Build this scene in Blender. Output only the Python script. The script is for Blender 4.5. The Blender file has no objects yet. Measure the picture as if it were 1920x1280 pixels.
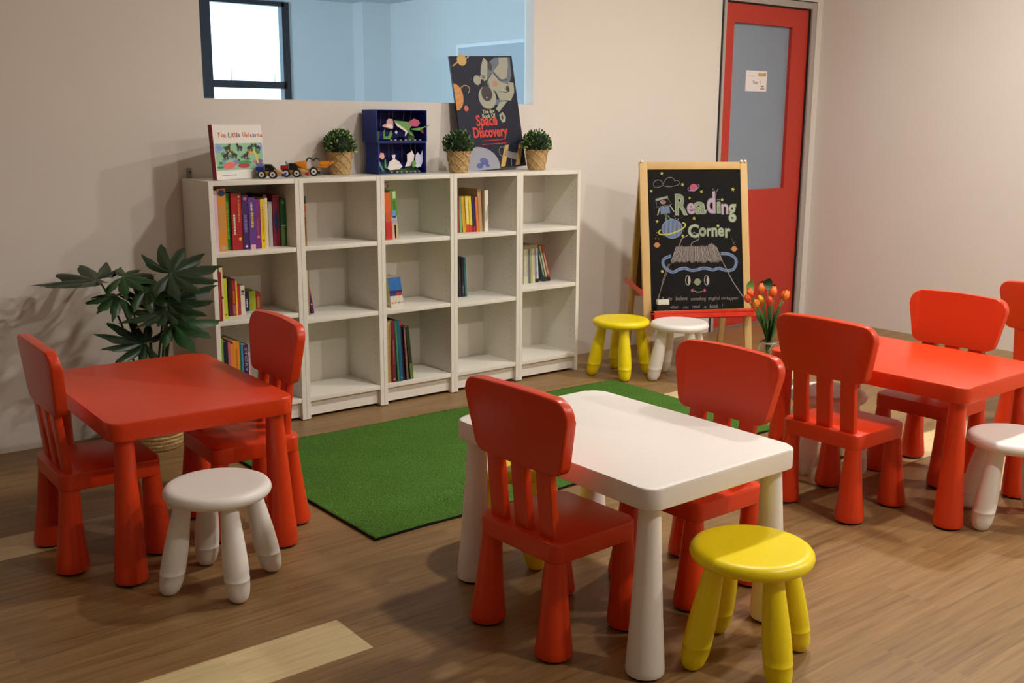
import bpy, bmesh, math, random
from mathutils import Vector, Matrix
random.seed(7)
PI = math.pi
C = bpy.context.scene.collection

# ------------------------------------------------------------------ materials
def srgb(r, g, b):
    f = lambda c: c/12.92 if c <= .04045 else ((c+.055)/1.055)**2.4
    return (f(r/255), f(g/255), f(b/255), 1)
MATS = {}
def mat(name, rgb, rough=.5, metal=0, spec=.5, noise=None, bump=None, coat=0, trans=0):
    if name in MATS: return MATS[name]
    m = bpy.data.materials.new(name); m.use_nodes = True
    nt = m.node_tree; b = nt.nodes['Principled BSDF']
    b.inputs['Base Color'].default_value = srgb(*rgb)
    b.inputs['Roughness'].default_value = rough
    b.inputs['Metallic'].default_value = metal
    b.inputs['Specular IOR Level'].default_value = spec
    b.inputs['Transmission Weight'].default_value = trans
    tc = nt.nodes.new('ShaderNodeTexCoord')
    if noise:
        sc, amt = noise
        n = nt.nodes.new('ShaderNodeTexNoise'); n.inputs['Scale'].default_value = sc; n.inputs['Detail'].default_value = 4
        nt.links.new(tc.outputs['Object'], n.inputs['Vector'])
        r = nt.nodes.new('ShaderNodeMapRange'); r.inputs['From Min'].default_value = .3; r.inputs['From Max'].default_value = .7
        r.inputs['To Min'].default_value = 1-amt; r.inputs['To Max'].default_value = 1+amt
        nt.links.new(n.outputs['Fac'], r.inputs['Value'])
        mx = nt.nodes.new('ShaderNodeMix'); mx.data_type = 'RGBA'; mx.blend_type = 'MULTIPLY'; mx.inputs['Factor'].default_value = 1
        mx.inputs[6].default_value = srgb(*rgb)
        nt.links.new(r.outputs['Result'], mx.inputs[7]); nt.links.new(mx.outputs[2], b.inputs['Base Color'])
    if bump:
        sc, st = bump
        n = nt.nodes.new('ShaderNodeTexNoise'); n.inputs['Scale'].default_value = sc; n.inputs['Detail'].default_value = 3
        nt.links.new(tc.outputs['Object'], n.inputs['Vector'])
        bp = nt.nodes.new('ShaderNodeBump'); bp.inputs['Strength'].default_value = st; bp.inputs['Distance'].default_value = .002
        nt.links.new(n.outputs['Fac'], bp.inputs['Height']); nt.links.new(bp.outputs['Normal'], b.inputs['Normal'])
    MATS[name] = m
    return m

RED = mat('red_plastic', (222, 62, 18), .33, bump=(260, .12))
WHITEP = mat('white_plastic', (240, 234, 226), .40, bump=(260, .10))
YELLOW = mat('yellow_plastic', (246, 222, 8), .36, bump=(260, .10))
GLIDE = mat('black_rubber', (22, 20, 20), .8)
WALL = mat('painted_wall', (226, 219, 210), .75, spec=.3, noise=(2.5, .012), bump=(90, .12))
CEIL = mat('ceiling_grey', (216, 212, 205), .9)
LAMI = mat('white_laminate', (233, 229, 218), .38, noise=(30, .01))
LAMIB = mat('white_backboard', (228, 222, 210), .5)
WOOD = mat('pale_pine', (206, 170, 108), .5, noise=(9, .07))
WOODD = mat('brown_hardboard', (96, 68, 38), .6)
SLATE = mat('chalkboard_black', (20, 19, 18), .7, spec=.15, noise=(14, .25))
TRAYR = mat('red_tray_plastic', (224, 52, 28), .35)
CAPW = mat('white_cap', (235, 232, 222), .4)
DOORR = mat('red_door_paint', (190, 54, 38), .42, noise=(6, .02))
ALU = mat('brushed_aluminium', (178, 172, 164), .4, metal=.15)
GASK = mat('dark_gasket', (30, 30, 32), .6)
FILM = mat('blue_grey_frosted_glass', (138, 152, 168), .28, noise=(3, .02))
PAPER = mat('white_paper', (238, 232, 232), .7)
PAGES = mat('page_block', (222, 212, 188), .8, noise=(120, .08))
BLUEB = mat('blue_card', (24, 50, 138), .65, noise=(18, .12))
BLUEI = mat('dark_blue_card', (16, 22, 98), .7, noise=(18, .15))
RAFF = mat('woven_straw', (186, 154, 102), .75, noise=(90, .3), bump=(150, .9))
SOIL = mat('dark_soil', (40, 34, 24), .9)
LEAFD = mat('dark_leaf', (26, 50, 26), .38, noise=(12, .2))
LEAFM = mat('mid_leaf', (34, 68, 30), .4, noise=(12, .2))
STEM = mat('green_stem', (44, 70, 34), .5)
TYRE = mat('black_toy_rubber', (20, 19, 19), .6)
STEEL = mat('dark_window_frame', (34, 32, 38), .4)
GREYM = mat('grey_metal', (150, 146, 138), .35, metal=.7)

def wood_floor(name, base, dark, light):
    m = bpy.data.materials.new(name); m.use_nodes = True; nt = m.node_tree; L = nt.links.new
    b = nt.nodes['Principled BSDF']; b.inputs['Roughness'].default_value = .42; b.inputs['Specular IOR Level'].default_value = .45
    tc = nt.nodes.new('ShaderNodeTexCoord'); sep = nt.nodes.new('ShaderNodeSeparateXYZ'); L(tc.outputs['Object'], sep.inputs[0])
    def math_(op, a, bb=None):
        n = nt.nodes.new('ShaderNodeMath'); n.operation = op
        for i, v in enumerate((a, bb)):
            if v is None: continue
            if isinstance(v, (int, float)): n.inputs[i].default_value = v
            else: L(v, n.inputs[i])
        return n.outputs[0]
    row = math_('FLOOR', math_('DIVIDE', math_('ADD', sep.outputs['Y'], 2.256), .19))
    wr = nt.nodes.new('ShaderNodeTexWhiteNoise'); wr.noise_dimensions = '1D'; L(row, wr.inputs['W'])
    xo = math_('ADD', sep.outputs['X'], math_('MULTIPLY', wr.outputs['Value'], 1.3))
    col = math_('FLOOR', math_('DIVIDE', xo, 1.3))
    wc = nt.nodes.new('ShaderNodeTexWhiteNoise'); wc.noise_dimensions = '2D'
    cm = nt.nodes.new('ShaderNodeCombineXYZ'); L(row, cm.inputs[0]); L(col, cm.inputs[1]); L(cm.outputs[0], wc.inputs['Vector'])
    off = math_('MULTIPLY', wc.outputs['Value'], 7.)
    gv = nt.nodes.new('ShaderNodeCombineXYZ'); L(math_('ADD', math_('MULTIPLY', sep.outputs['X'], 1.6), off), gv.inputs[0]); L(math_('MULTIPLY', sep.outputs['Y'], 34.), gv.inputs[1]); L(off, gv.inputs[2])
    g1 = nt.nodes.new('ShaderNodeTexNoise'); g1.inputs['Scale'].default_value = 1.5; g1.inputs['Detail'].default_value = 7; g1.inputs['Roughness'].default_value = .62; g1.inputs['Distortion'].default_value = .6
    L(gv.outputs[0], g1.inputs['Vector'])
    cr = nt.nodes.new('ShaderNodeValToRGB'); e = cr.color_ramp.elements
    e[0].position = .30; e[0].color = srgb(*dark); e[1].position = .72; e[1].color = srgb(*light)
    k = e.new(.5); k.color = srgb(*base)
    L(g1.outputs['Fac'], cr.inputs[0])
    gv2 = nt.nodes.new('ShaderNodeCombineXYZ'); L(math_('MULTIPLY', sep.outputs['X'], 9.), gv2.inputs[0]); L(math_('MULTIPLY', sep.outputs['Y'], 160.), gv2.inputs[1])
    g2 = nt.nodes.new('ShaderNodeTexNoise'); g2.inputs['Scale'].default_value = 1.; g2.inputs['Detail'].default_value = 3; L(gv2.outputs[0], g2.inputs['Vector'])
    v1 = math_('ADD', .90, math_('MULTIPLY', wc.outputs['Value'], .13))
    v2 = math_('ADD', .88, math_('MULTIPLY', g2.outputs['Fac'], .22))
    vv = math_('MULTIPLY', v1, v2)
    mx = nt.nodes.new('ShaderNodeMix'); mx.data_type = 'RGBA'; mx.blend_type = 'MULTIPLY'; mx.inputs['Factor'].default_value = 1
    L(cr.outputs['Color'], mx.inputs[6]); L(vv, mx.inputs[7]); L(mx.outputs[2], b.inputs['Base Color'])
    bp = nt.nodes.new('ShaderNodeBump'); bp.inputs['Strength'].default_value = .12; bp.inputs['Distance'].default_value = .001
    L(g2.outputs['Fac'], bp.inputs['Height']); L(bp.outputs['Normal'], b.inputs['Normal'])
    return m

# ------------------------------------------------------------------ helpers
def prop(o, label=None, cat=None, group=None, kind=None):
    for k, v in (('label', label), ('category', cat), ('group', group), ('kind', kind)):
        if v: o[k] = v
    return o
def empty(name, loc, rz, label, cat, group=None):
    o = bpy.data.objects.new(name, None); C.objects.link(o); o.empty_display_size = .05
    o.location = loc; o.rotation_euler = (0, 0, rz)
    return prop(o, label, cat, group)
def finish(name, bm, mats, parent=None, smooth=35):
    bmesh.ops.recalc_face_normals(bm, faces=bm.faces)
    me = bpy.data.meshes.new(name); bm.to_mesh(me); bm.free()
    for m in (mats if isinstance(mats, (list, tuple)) else [mats]): me.materials.append(m)
    if smooth:
        me.shade_smooth(); me.set_sharp_from_angle(angle=math.radians(smooth))
    o = bpy.data.objects.new(name, me); C.objects.link(o)
    if parent: o.parent = parent
    return o
def copy_tree(o, parent=None):
    c = o.copy(); C.objects.link(c)
    if parent: c.parent = parent
    for ch in list(o.children):
        if ch.name in C.objects: copy_tree(ch, c)
    return c
def box(bm, x0, x1, y0, y1, z0, z1, mi=0, bev=0, seg=2):
    r = bmesh.ops.create_cube(bm, size=1)
    vs = r['verts']
    for v in vs:
        v.co = Vector((x0+(v.co.x+.5)*(x1-x0), y0+(v.co.y+.5)*(y1-y0), z0+(v.co.z+.5)*(z1-z0)))
    fs = list({f for v in vs for f in v.link_faces})
    for f in fs: f.material_index = mi
    if bev:
        es = list({e for v in vs for e in v.link_edges})
        bmesh.ops.bevel(bm, geom=es, offset=bev, segments=seg, profile=.6, affect='EDGES')
    return bm
def nb(): return bmesh.new()
def obox(name, x0, x1, y0, y1, z0, z1, m, parent=None, bev=0):
    return finish(name, box(nb(), x0, x1, y0, y1, z0, z1, 0, bev), m, parent, 35 if bev else 0)
def rpoly(pts, r, n=6):
    """round the corners of a convex polygon; pts ccw, r a number or list"""
    out = []; N = len(pts)
    for i in range(N):
        p = Vector(pts[i]); a = (Vector(pts[i-1])-p); b = (Vector(pts[(i+1) % N])-p)
        rr = r[i] if isinstance(r, (list, tuple)) else r
        a.normalize(); b.normalize(); ang = a.angle(b)
        t = rr/math.tan(ang/2); c = p+(a+b).normalized()*(rr/math.sin(ang/2))
        s = p+a*t-c; e = p+b*t-c
        for k in range(n+1):
            f = k/n; tot = s.angle(e)
            v = (s*math.sin((1-f)*tot)+e*math.sin(f*tot))/math.sin(tot)
            out.append((c+v)[:])
    return out
def slab(bm, outline, z0, z1, bt=0, bb=0, mi=0, seg=3):
    """extrude a ccw xy outline z0..z1, rounding top (bt) and bottom (bb) edges"""
    vs = [bm.verts.new((p[0], p[1], z0)) for p in outline]
    f = bm.faces.new(vs[::-1]); f.material_index = mi
    vt = [bm.verts.new((p[0], p[1], z1)) for p in outline]
    g = bm.faces.new(vt); g.material_index = mi
    n = len(outline)
    for i in range(n):
        q = bm.faces.new((vs[i], vs[(i+1) % n], vt[(i+1) % n], vt[i])); q.material_index = mi
    if bt: bmesh.ops.bevel(bm, geom=list(g.edges), offset=bt, segments=seg, profile=.5, affect='EDGES')
    if bb:
        f = [ff for ff in bm.faces if all(abs(v.co.z-z0) < 1e-6 for v in ff.verts)][-1]
        bmesh.ops.bevel(bm, geom=list(f.edges), offset=bb, segments=seg, profile=.5, affect='EDGES')
    return bm
def lathe(bm, prof, c0=(0, 0), c1=None, n=28, mi=0, sq=None):
    """prof [(r,z)] ; axis shifts from c0 (lowest z) to c1 (highest z)"""
    c1 = c1 or c0; za = prof[0][1]; zb = prof[-1][1]; rings = []
    for r, z in prof:
        t = (z-za)/(zb-za) if zb != za else 0
        cx = c0[0]+(c1[0]-c0[0])*t; cy = c0[1]+(c1[1]-c0[1])*t
        if r < 1e-6: rings.append([bm.verts.new((cx, cy, z))])
        else: rings.append([bm.verts.new((cx+r*math.cos(2*PI*k/n), cy+r*math.sin(2*PI*k/n), z)) for k in range(n)])
    for a, b in zip(rings, rings[1:]):
        for k in range(n):
            if len(a) == 1 and len(b) == 1: continue
            if len(a) == 1: f = bm.faces.new((a[0], b[(k+1) % n], b[k]))
            elif len(b) == 1: f = bm.faces.new((a[k], a[(k+1) % n], b[0]))
            else: f = bm.faces.new((a[k], a[(k+1) % n], b[(k+1) % n], b[k]))
            f.material_index = mi
    if len(rings[0]) > 1: bm.faces.new(rings[0][::-1]).material_index = mi
    if len(rings[-1]) > 1: bm.faces.new(rings[-1]).material_index = mi
    return bm
def tube(bm, pts, r, n=8, mi=0, taper=None):
    pts = [Vector(p) for p in pts]; rings = []
    up = Vector((0, 0, 1))
    for i, p in enumerate(pts):
        d = (pts[min(i+1, len(pts)-1)]-pts[max(i-1, 0)]).normalized()
        a = d.cross(up)
        if a.length < .05: a = d.cross(Vector((0, 1, 0)))
        a.normalize(); b = d.cross(a)
        rr = r if taper is None else r+(taper-r)*i/(len(pts)-1)
        rings.append([bm.verts.new(p+a*rr*math.cos(2*PI*k/n)+b*rr*math.sin(2*PI*k/n)) for k in range(n)])
    for a, b in zip(rings, rings[1:]):
        for k in range(n):
            bm.faces.new((a[k], a[(k+1) % n], b[(k+1) % n], b[k])).material_index = mi
    bm.faces.new(rings[0][::-1]).material_index = mi; bm.faces.new(rings[-1]).material_index = mi
    return bm
def bez(p0, p1, p2, n=8):
    p0, p1, p2 = map(Vector, (p0, p1, p2))
    return [p0*(1-t)**2+p1*2*t*(1-t)+p2*t*t for t in [i/n for i in range(n+1)]]

class Art:
    """flat printed / drawn shapes on a plane: origin O, unit axes U (right), V (up), N (towards viewer)"""
    def __init__(s, O, U, V, N): s.O, s.U, s.V, s.N = map(Vector, (O, U, V, N)); s.bm = nb(); s.mats = []; s.lay = 0
    def mi(s, m):
        if m not in s.mats: s.mats.append(m)
        return s.mats.index(m)
    def P(s, u, v, l): return s.O+s.U*u+s.V*v+s.N*(.0004+l*.00012)
    def poly(s, pts, m, l=0):
        vs = [s.bm.verts.new(s.P(u, v, l)) for u, v in pts]
        try: f = s.bm.faces.new(vs); f.material_index = s.mi(m)
        except ValueError: pass
    def rect(s, u0, u1, v0, v1, m, l=0): s.poly([(u0, v0), (u1, v0), (u1, v1), (u0, v1)], m, l)
    def ell(s, u, v, a, b, m, l=0, rot=0, n=20, t0=0, t1=2*PI):
        c, q = math.cos(rot), math.sin(rot); k = n if t1-t0 > 6.2 else n+1
        s.poly([(u+a*math.cos(t)*c-b*math.sin(t)*q, v+a*math.cos(t)*q+b*math.sin(t)*c) for t in [t0+(t1-t0)*i/n for i in range(k)]], m, l)
    def star(s, u, v, r, m, l=0, rot=0):
        s.poly([(u+(r if i % 2 == 0 else r*.42)*math.sin(rot+i*PI/5), v+(r if i % 2 == 0 else r*.42)*math.cos(rot+i*PI/5)) for i in range(10)], m, l)
    def line(s, pts, w, m, l=0, closed=False):
        pts = [Vector(p) for p in pts]
        if closed: pts = pts+[pts[0]]
        L = []
        for i, p in enumerate(pts):
            d = pts[min(i+1, len(pts)-1)]-pts[max(i-1, 0)]
            if closed and i in (0, len(pts)-1): d = pts[1]-pts[-2]
            if d.length < 1e-9: d = Vector((1, 0))
            d.normalize(); n = Vector((-d.y, d.x))
            L.append((s.bm.verts.new(s.P(*(p+n*w/2), l)), s.bm.verts.new(s.P(*(p-n*w/2), l))))
        for a, b in zip(L, L[1:]):
            s.bm.faces.new((a[0], a[1], b[1], b[0])).material_index = s.mi(m)
    def arc(s, u, v, a, b, w, m, l=0, t0=0, t1=2*PI, rot=0, n=28):
        c, q = math.cos(rot), math.sin(rot)
        s.line([(u+a*math.cos(t)*c-b*math.sin(t)*q, v+a*math.cos(t)*q+b*math.sin(t)*c) for t in [t0+(t1-t0)*i/n for i in range(n+1)]], w, m, l)
    def text(s, txt, u, v, size, m, l=0, bold=0, sx=1., width=None, height=None, align='L', italic=0):
        cu = bpy.data.curves.new('lettering', 'FONT'); cu.body = txt; cu.size = size; cu.offset = bold; cu.resolution_u = 3; cu.shear = italic
        o = bpy.data.objects.new('lettering', cu); C.objects.link(o)
        bpy.context.view_layer.update()
        dg = bpy.context.evaluated_depsgraph_get(); me = o.evaluated_get(dg).to_mesh()
        xs = [p.co.x for p in me.vertices]; ys = [p.co.y for p in me.vertices]
        if not xs: bpy.data.objects.remove(o); return 0
        x0, x1, y0, y1 = min(xs), max(xs), min(ys), max(ys)
        kx = sx if width is None else width/(x1-x0); ky = 1 if height is None else height/(y1-y0)
        du = -(x1-x0)*kx/2 if align == 'C' else 0
        vs = [s.bm.verts.new(s.P(u+du+(p.co.x-x0)*kx, v+(p.co.y-(y0 if height else 0))*ky, l)) for p in me.vertices]
        for f in me.polygons:
            try: s.bm.faces.new([vs[i] for i in f.vertices]).material_index = s.mi(m)
            except ValueError: pass
        bpy.data.objects.remove(o); bpy.data.curves.remove(cu)
        return (x1-x0)*kx
    def build(s, name, parent):
        me = bpy.data.meshes.new(name); s.bm.to_mesh(me); s.bm.free()
        for m in s.mats: me.materials.append(m)
        o = bpy.data.objects.new(name, me); C.objects.link(o); o.parent = parent
        return o

# ------------------------------------------------------------------ camera
CAM = dict(x=-1.6644, y=-4.3826, z=1.2960, yaw=.66692, pitch=-.20518, roll=.00535, f=1968.25)
cd = bpy.data.cameras.new('camera'); co = bpy.data.objects.new('camera', cd); C.objects.link(co)
cy, sy, cp, sp = math.cos(CAM['yaw']), math.sin(CAM['yaw']), math.cos(CAM['pitch']), math.sin(CAM['pitch'])
fw = Vector((sy*cp, cy*cp, sp)); rt = Vector((cy, -sy, 0)); up = rt.cross(fw)
cr_, sr_ = math.cos(CAM['roll']), math.sin(CAM['roll'])
R_ = rt*cr_+up*sr_; U_ = -rt*sr_+up*cr_
M = Matrix((R_, U_, -fw)).transposed().to_4x4(); M.translation = Vector((CAM['x'], CAM['y'], CAM['z']))
co.matrix_world = M
cd.sensor_width = 36; cd.lens = CAM['f']/1920*36; cd.clip_start = .05
cd.dof.use_dof = True; cd.dof.focus_distance = 3.1; cd.dof.aperture_fstop = 14
bpy.context.scene.camera = co

# ------------------------------------------------------------------ the room
XL, XR, YF = -3.4, 4.36, -6.4
H = 2.75
# floor: rows of planks along x, some planks paler
FM = [wood_floor('brown_wood_planks', (144, 112, 70), (118, 89, 53), (158, 126, 83)),
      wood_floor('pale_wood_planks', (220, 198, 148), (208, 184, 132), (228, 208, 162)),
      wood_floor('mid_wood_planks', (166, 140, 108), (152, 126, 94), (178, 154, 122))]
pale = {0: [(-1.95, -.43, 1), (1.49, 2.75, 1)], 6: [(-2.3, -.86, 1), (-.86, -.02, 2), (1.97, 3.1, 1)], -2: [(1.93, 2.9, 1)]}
bm = nb()
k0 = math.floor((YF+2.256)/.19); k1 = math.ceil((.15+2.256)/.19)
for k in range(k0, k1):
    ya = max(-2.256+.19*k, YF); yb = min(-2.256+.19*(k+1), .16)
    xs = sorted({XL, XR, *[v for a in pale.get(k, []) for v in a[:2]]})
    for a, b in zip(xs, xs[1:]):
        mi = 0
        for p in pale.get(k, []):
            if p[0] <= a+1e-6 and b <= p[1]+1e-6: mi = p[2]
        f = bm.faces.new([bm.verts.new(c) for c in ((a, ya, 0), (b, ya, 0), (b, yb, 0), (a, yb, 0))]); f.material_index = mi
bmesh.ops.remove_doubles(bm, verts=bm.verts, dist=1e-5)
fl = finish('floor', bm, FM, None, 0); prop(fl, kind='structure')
if fl.data.polygons[0].normal.z < 0: fl.data.flip_normals()
def struct(o): return prop(o, kind='structure')
# back wall with the window and door openings
WX0, WX1, WZ0, WZ1 = .122, 1.92, 1.392, 2.35
DX0, DX1, DZ = 3.385, 4.285, 2.065
WT = .078
bm = nb()
box(bm, XL, WX0, 0, WT, 0, H); box(bm, WX1, DX0, 0, WT, 0, H); box(bm, WX0, WX1, 0, WT, 0, WZ0); box(bm, WX0, WX1, 0, WT, WZ1, H)
box(bm, DX0, DX1, 0, WT, DZ, H); box(bm, DX1, XR+.1, 0, WT, 0, H)
struct(finish('wall_back', bm, WALL, None, 0))
struct(obox('wall_right', XR, XR+.12, YF, 0, 0, H, WALL))
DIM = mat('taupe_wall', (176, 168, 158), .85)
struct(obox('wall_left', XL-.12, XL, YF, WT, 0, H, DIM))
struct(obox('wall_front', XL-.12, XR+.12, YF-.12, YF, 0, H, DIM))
struct(obox('ceiling', XL-.12, XR+.12, YF-.12, WT, H, H+.1, CEIL))
# glazed opening: a clear pane set towards the back of the reveal
gl = bpy.data.materials.new('clear_window_glass'); gl.use_nodes = True; nt = gl.node_tree
for n in list(nt.nodes): nt.nodes.remove(n)
out = nt.nodes.new('ShaderNodeOutputMaterial'); mixs = nt.nodes.new('ShaderNodeMixShader'); tr = nt.nodes.new('ShaderNodeBsdfTransparent'); gs = nt.nodes.new('ShaderNodeBsdfGlossy'); fr = nt.nodes.new('ShaderNodeFresnel')
tr.inputs[0].default_value = (.86, .94, .985, 1); gs.inputs['Roughness'].default_value = .02; fr.inputs['IOR'].default_value = 1.22
nt.links.new(fr.outputs[0], mixs.inputs[0]); nt.links.new(tr.outputs[0], mixs.inputs[1]); nt.links.new(gs.outputs[0], mixs.inputs[2]); nt.links.new(mixs.outputs[0], out.inputs[0])
w1 = struct(obox('window_1', WX0, WX1, .062, .070, WZ0, WZ1, gl))
# the room seen through it, lit by daylight
AY, AX, AH = 6.4, 4.88, 2.6
AW = mat('neighbour_room_paint', (218, 222, 222), .8)
VX0, VX1, VZ0, VZ1 = 2.72, 3.72, 1.50, 2.55
bm = nb()
box(bm, -1.2, VX0, AY, AY+.15, 0, AH); box(bm, VX1, AX, AY, AY+.15, 0, AH); box(bm, VX0, VX1, AY, AY+.15, 0, VZ0); box(bm, VX0, VX1, AY, AY+.15, VZ1, AH)
box(bm, 4.52, AX, AY-.22, AY, 0, AH)
struct(finish('wall_far', bm, AW, None, 0))
struct(obox('wall_far_right', AX, AX+.12, WT, AY+.15, 0, AH, AW))
struct(obox('wall_far_left', -1.32, -1.2, WT, AY+.15, 0, AH, AW))
struct(obox('ceiling_far', -1.32, AX+.12, WT, AY+.15, AH, AH+.1, mat('neighbour_ceiling', (205, 212, 216), .9)))
struct(obox('floor_far', -1.32, AX+.12, WT+.01, AY+.15, -.1, 0, mat('neighbour_floor', (120, 120, 118), .7)))
# far window: dark aluminium frame, mullion and panes
bm = nb()
fx0, fx1, fz0, fz1 = VX0, VX1, VZ0, VZ1
box(bm, fx0, fx0+.115, AY-.03, AY+.06, fz0, fz1); box(bm, fx1-.085, fx1, AY-.03, AY+.06, fz0, fz1)
box(bm, fx0+.115, fx1-.05, AY-.03, AY+.06, fz1-.05, fz1); box(bm, fx0+.115, fx1-.05, AY-.03, AY+.06, 1.645, 1.72); box(bm, fx0+.115, fx1-.05, AY-.02, AY+.06, fz0, fz0+.02)
box(bm, 3.03, 3.035, AY-.04, AY-.03, 1.72, 1.83); box(bm, 3.52, 3.525, AY-.04, AY-.03, 1.72, 1.80)
w2 = struct(finish('window_2', bm, STEEL, None, 0))
obox('pane', fx0+.115, fx1-.05, AY+.02, AY+.026, fz0+.02, fz1-.05, gl, w2)
# framed board on the neighbour room's wall
t = empty('pin_board', (AX-.002, 2.9, 1.10), 0, 'pale framed board on the wall of the blue-lit room behind the glass', 'board')
obox('panel', -.015, 0, -1.9, 1.92, 0, .95, mat('pin_board_grey', (190, 200, 205), .6), t)
bm = nb(); box(bm, -.03, 0, -1.9, 1.95, .95, .985); box(bm, -.03, 0, 1.92, 1.95, 0, .95); box(bm, -.03, 0, -1.9, 1.92, -.03, 0)
finish('frame', bm, mat('white_frame', (240, 244, 246), .4), t, 0)

# door: red leaf with a frosted panel in an aluminium frame
bm = nb()
box(bm, DX0, DX0+.022, -.012, WT, 0, DZ); box(bm, DX1-.045, DX1, -.012, WT, 0, DZ); box(bm, DX0+.022, DX1-.045, -.012, WT, DZ-.04, DZ)
tr1 = struct(finish('trim_2', bm, ALU, None, 0))
bm = nb()
box(bm, DX0-.008, DX0, -.006, 0, 0, DZ+.008); box(bm, DX1, DX1+.010, -.006, 0, 0, DZ+.008); box(bm, DX0, DX1, -.006, 0, DZ, DZ+.008)
box(bm, DX0+.022, DX0+.028, .0, .03, 0, DZ-.04); box(bm, DX1-.051, DX1-.045, .0, .03, 0, DZ-.04); box(bm, DX0+.028, DX1-.051, 0, .03, DZ-.046, DZ-.04)
finish('gasket', bm, GASK, tr1, 0)
lx0, lx1, lz0, lz1 = DX0+.03, DX1-.053, .012, DZ-.048
gx0, gx1, gz0, gz1 = 3.505, 4.070, .884, 1.905
bm = nb(); y0, y1 = .012, .052
box(bm, lx0, gx0, y0, y1, lz0, lz1); box(bm, gx1, lx1, y0, y1, lz0, lz1); box(bm, gx0, gx1, y0, y1, lz0, gz0); box(bm, gx0, gx1, y0, y1, gz1, lz1)
d1 = struct(finish('door_1', bm, DOORR, None, 0))
obox('glass_panel', gx0, gx1, .036, .044, gz0, gz1, FILM, d1)
nt_ = empty('paper_notice', (3.663, .0355, 1.50), 0, 'white paper notice with a small gold corner stuck on the door glass', 'notice')
obox('sheet', 0, .205, -.0015, 0, 0, .126, PAPER, nt_)
a = Art((0, -.0016, 0), (1, 0, 0), (0, 0, 1), (0, -1, 0))
gold = mat('print_gold', (206, 170, 96), .7); ink = mat('print_grey', (110, 104, 104), .7); olive = mat('print_olive', (150, 140, 90), .7)
a.rect(.118, .192, .092, .112, gold); a.rect(.178, .192, .095, .114, mat('print_brown', (176, 120, 70), .7), 1); a.text('Year 1', .064, .044, .034, ink, width=.078, height=.022)
a.rect(.150, .178, .026, .036, olive); a.rect(.144, .184, .012, .021, mat('print_mauve', (176, 150, 140), .7))
a.rect(.026, .08, .091, .095, mat('print_faint', (206, 198, 198), .7))
a.build('printed_text', nt_)

# ------------------------------------------------------------------ kids' furniture
def leg_bm(cx, cy, tx, ty, rb, rt_, top):
    z0 = .006
    return lathe(nb(), [(rb-.006, z0), (rb-.0015, z0+.002), (rb, z0+.007), (rb-.0005, z0+.02), (rt_+(rb-rt_)*.62, top*.33), (rt_+(rb-rt_)*.28, top*.66), (rt_, top-.006), (rt_, top)], (cx, cy), (tx, ty), 32)
def glide(cx, cy, r, leg):
    g = finish('glide', lathe(nb(), [(r, 0), (r, .008)], (cx, cy), n=20), GLIDE, leg)
    return g
def make_chair(label, group):
    t = empty('child_chair', (0, 0, 0), 0, label, 'chair', group)
    w, d = .152, .146
    finish('seat', slab(nb(), rpoly([(-w, -d), (w, -d), (w, d), (-w, d)], .032), .249, .300, .007, .004), RED, t)
    for sx in (-1, 1):
        for s_ in (-1, 1):
            l = finish('leg', leg_bm(sx*.129, s_*.128, sx*.122, s_*.119, .0475, .0265, .250), RED, t)
            glide(sx*.129, s_*.128, .038, l)
    def back_y(z): return -.127-.10*(z-.30)
    for u in (-.090, .003, .096):
        bm = nb(); slab(bm, rpoly([(-.027, -.011), (.027, -.011), (.027, .011), (-.027, .011)], .004, 2), .299, .50)
        for v in bm.verts: v.co.x += u; v.co.y += back_y(v.co.z)+.012+.0
        finish('slat', bm, RED, t)
    # panel: trapezoid with rounded corners, crowned top, slightly bowed
    th = .032
    out = rpoly([(-.158, .472), (.158, .472), (.200, .664), (-.200, .664)], [.036, .036, .04, .04], 8)
    bm = nb(); slab(bm, out, 0, th, .006, .006)
    # xy->xz
    for v in bm.verts: v.co = Vector((v.co.x, v.co.z, v.co.y))
    for k in range(-6, 7):
        bmesh.ops.bisect_plane(bm, geom=list(bm.verts)+list(bm.edges)+list(bm.faces), plane_co=(k*.028, 0, 0), plane_no=(1, 0, 0))
    for v in bm.verts:
        z = v.co.z; f = 1-(v.co.x/.2)**2
        if z > .57: z += .010*f*(z-.57)/.1
        v.co = Vector((v.co.x, v.co.y+back_y(z)-.010*f+.004, z))
    finish('backrest', bm, RED, t)
    return t
CH = 'red plastic children\'s chairs at the tables'
chairs = [
 ((.023, -2.434), -87.5, 'red plastic chair in front of the white table, back to the viewer'),
 ((1.397, -2.346), -89.1, 'red plastic chair on the near side of the right red table, back to the viewer'),
 ((1.960, -2.343), 91.5, 'red plastic chair across the right red table, front of its backrest showing'),
 ((-.762, -1.196), -91.1, 'red plastic chair at the left end of the left red table, by the bare wall'),
 ((-.317, -1.232), 88.1, 'red plastic chair between the left red table and the bookcases'),
 ((.503, -2.457), 90.4, 'red plastic chair behind the white table, its front turned to the viewer'),
 ((2.76, -2.431), -92.8, 'red plastic chair cut off by the right edge of the picture')]
c0 = make_chair(chairs[0][2], CH)
for i, (xy, a_, lb) in enumerate(chairs):
    o = c0 if i == 0 else copy_tree(c0)
    o.location = (*xy, 0); o.rotation_euler = (0, 0, math.radians(a_)); o['label'] = lb

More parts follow.
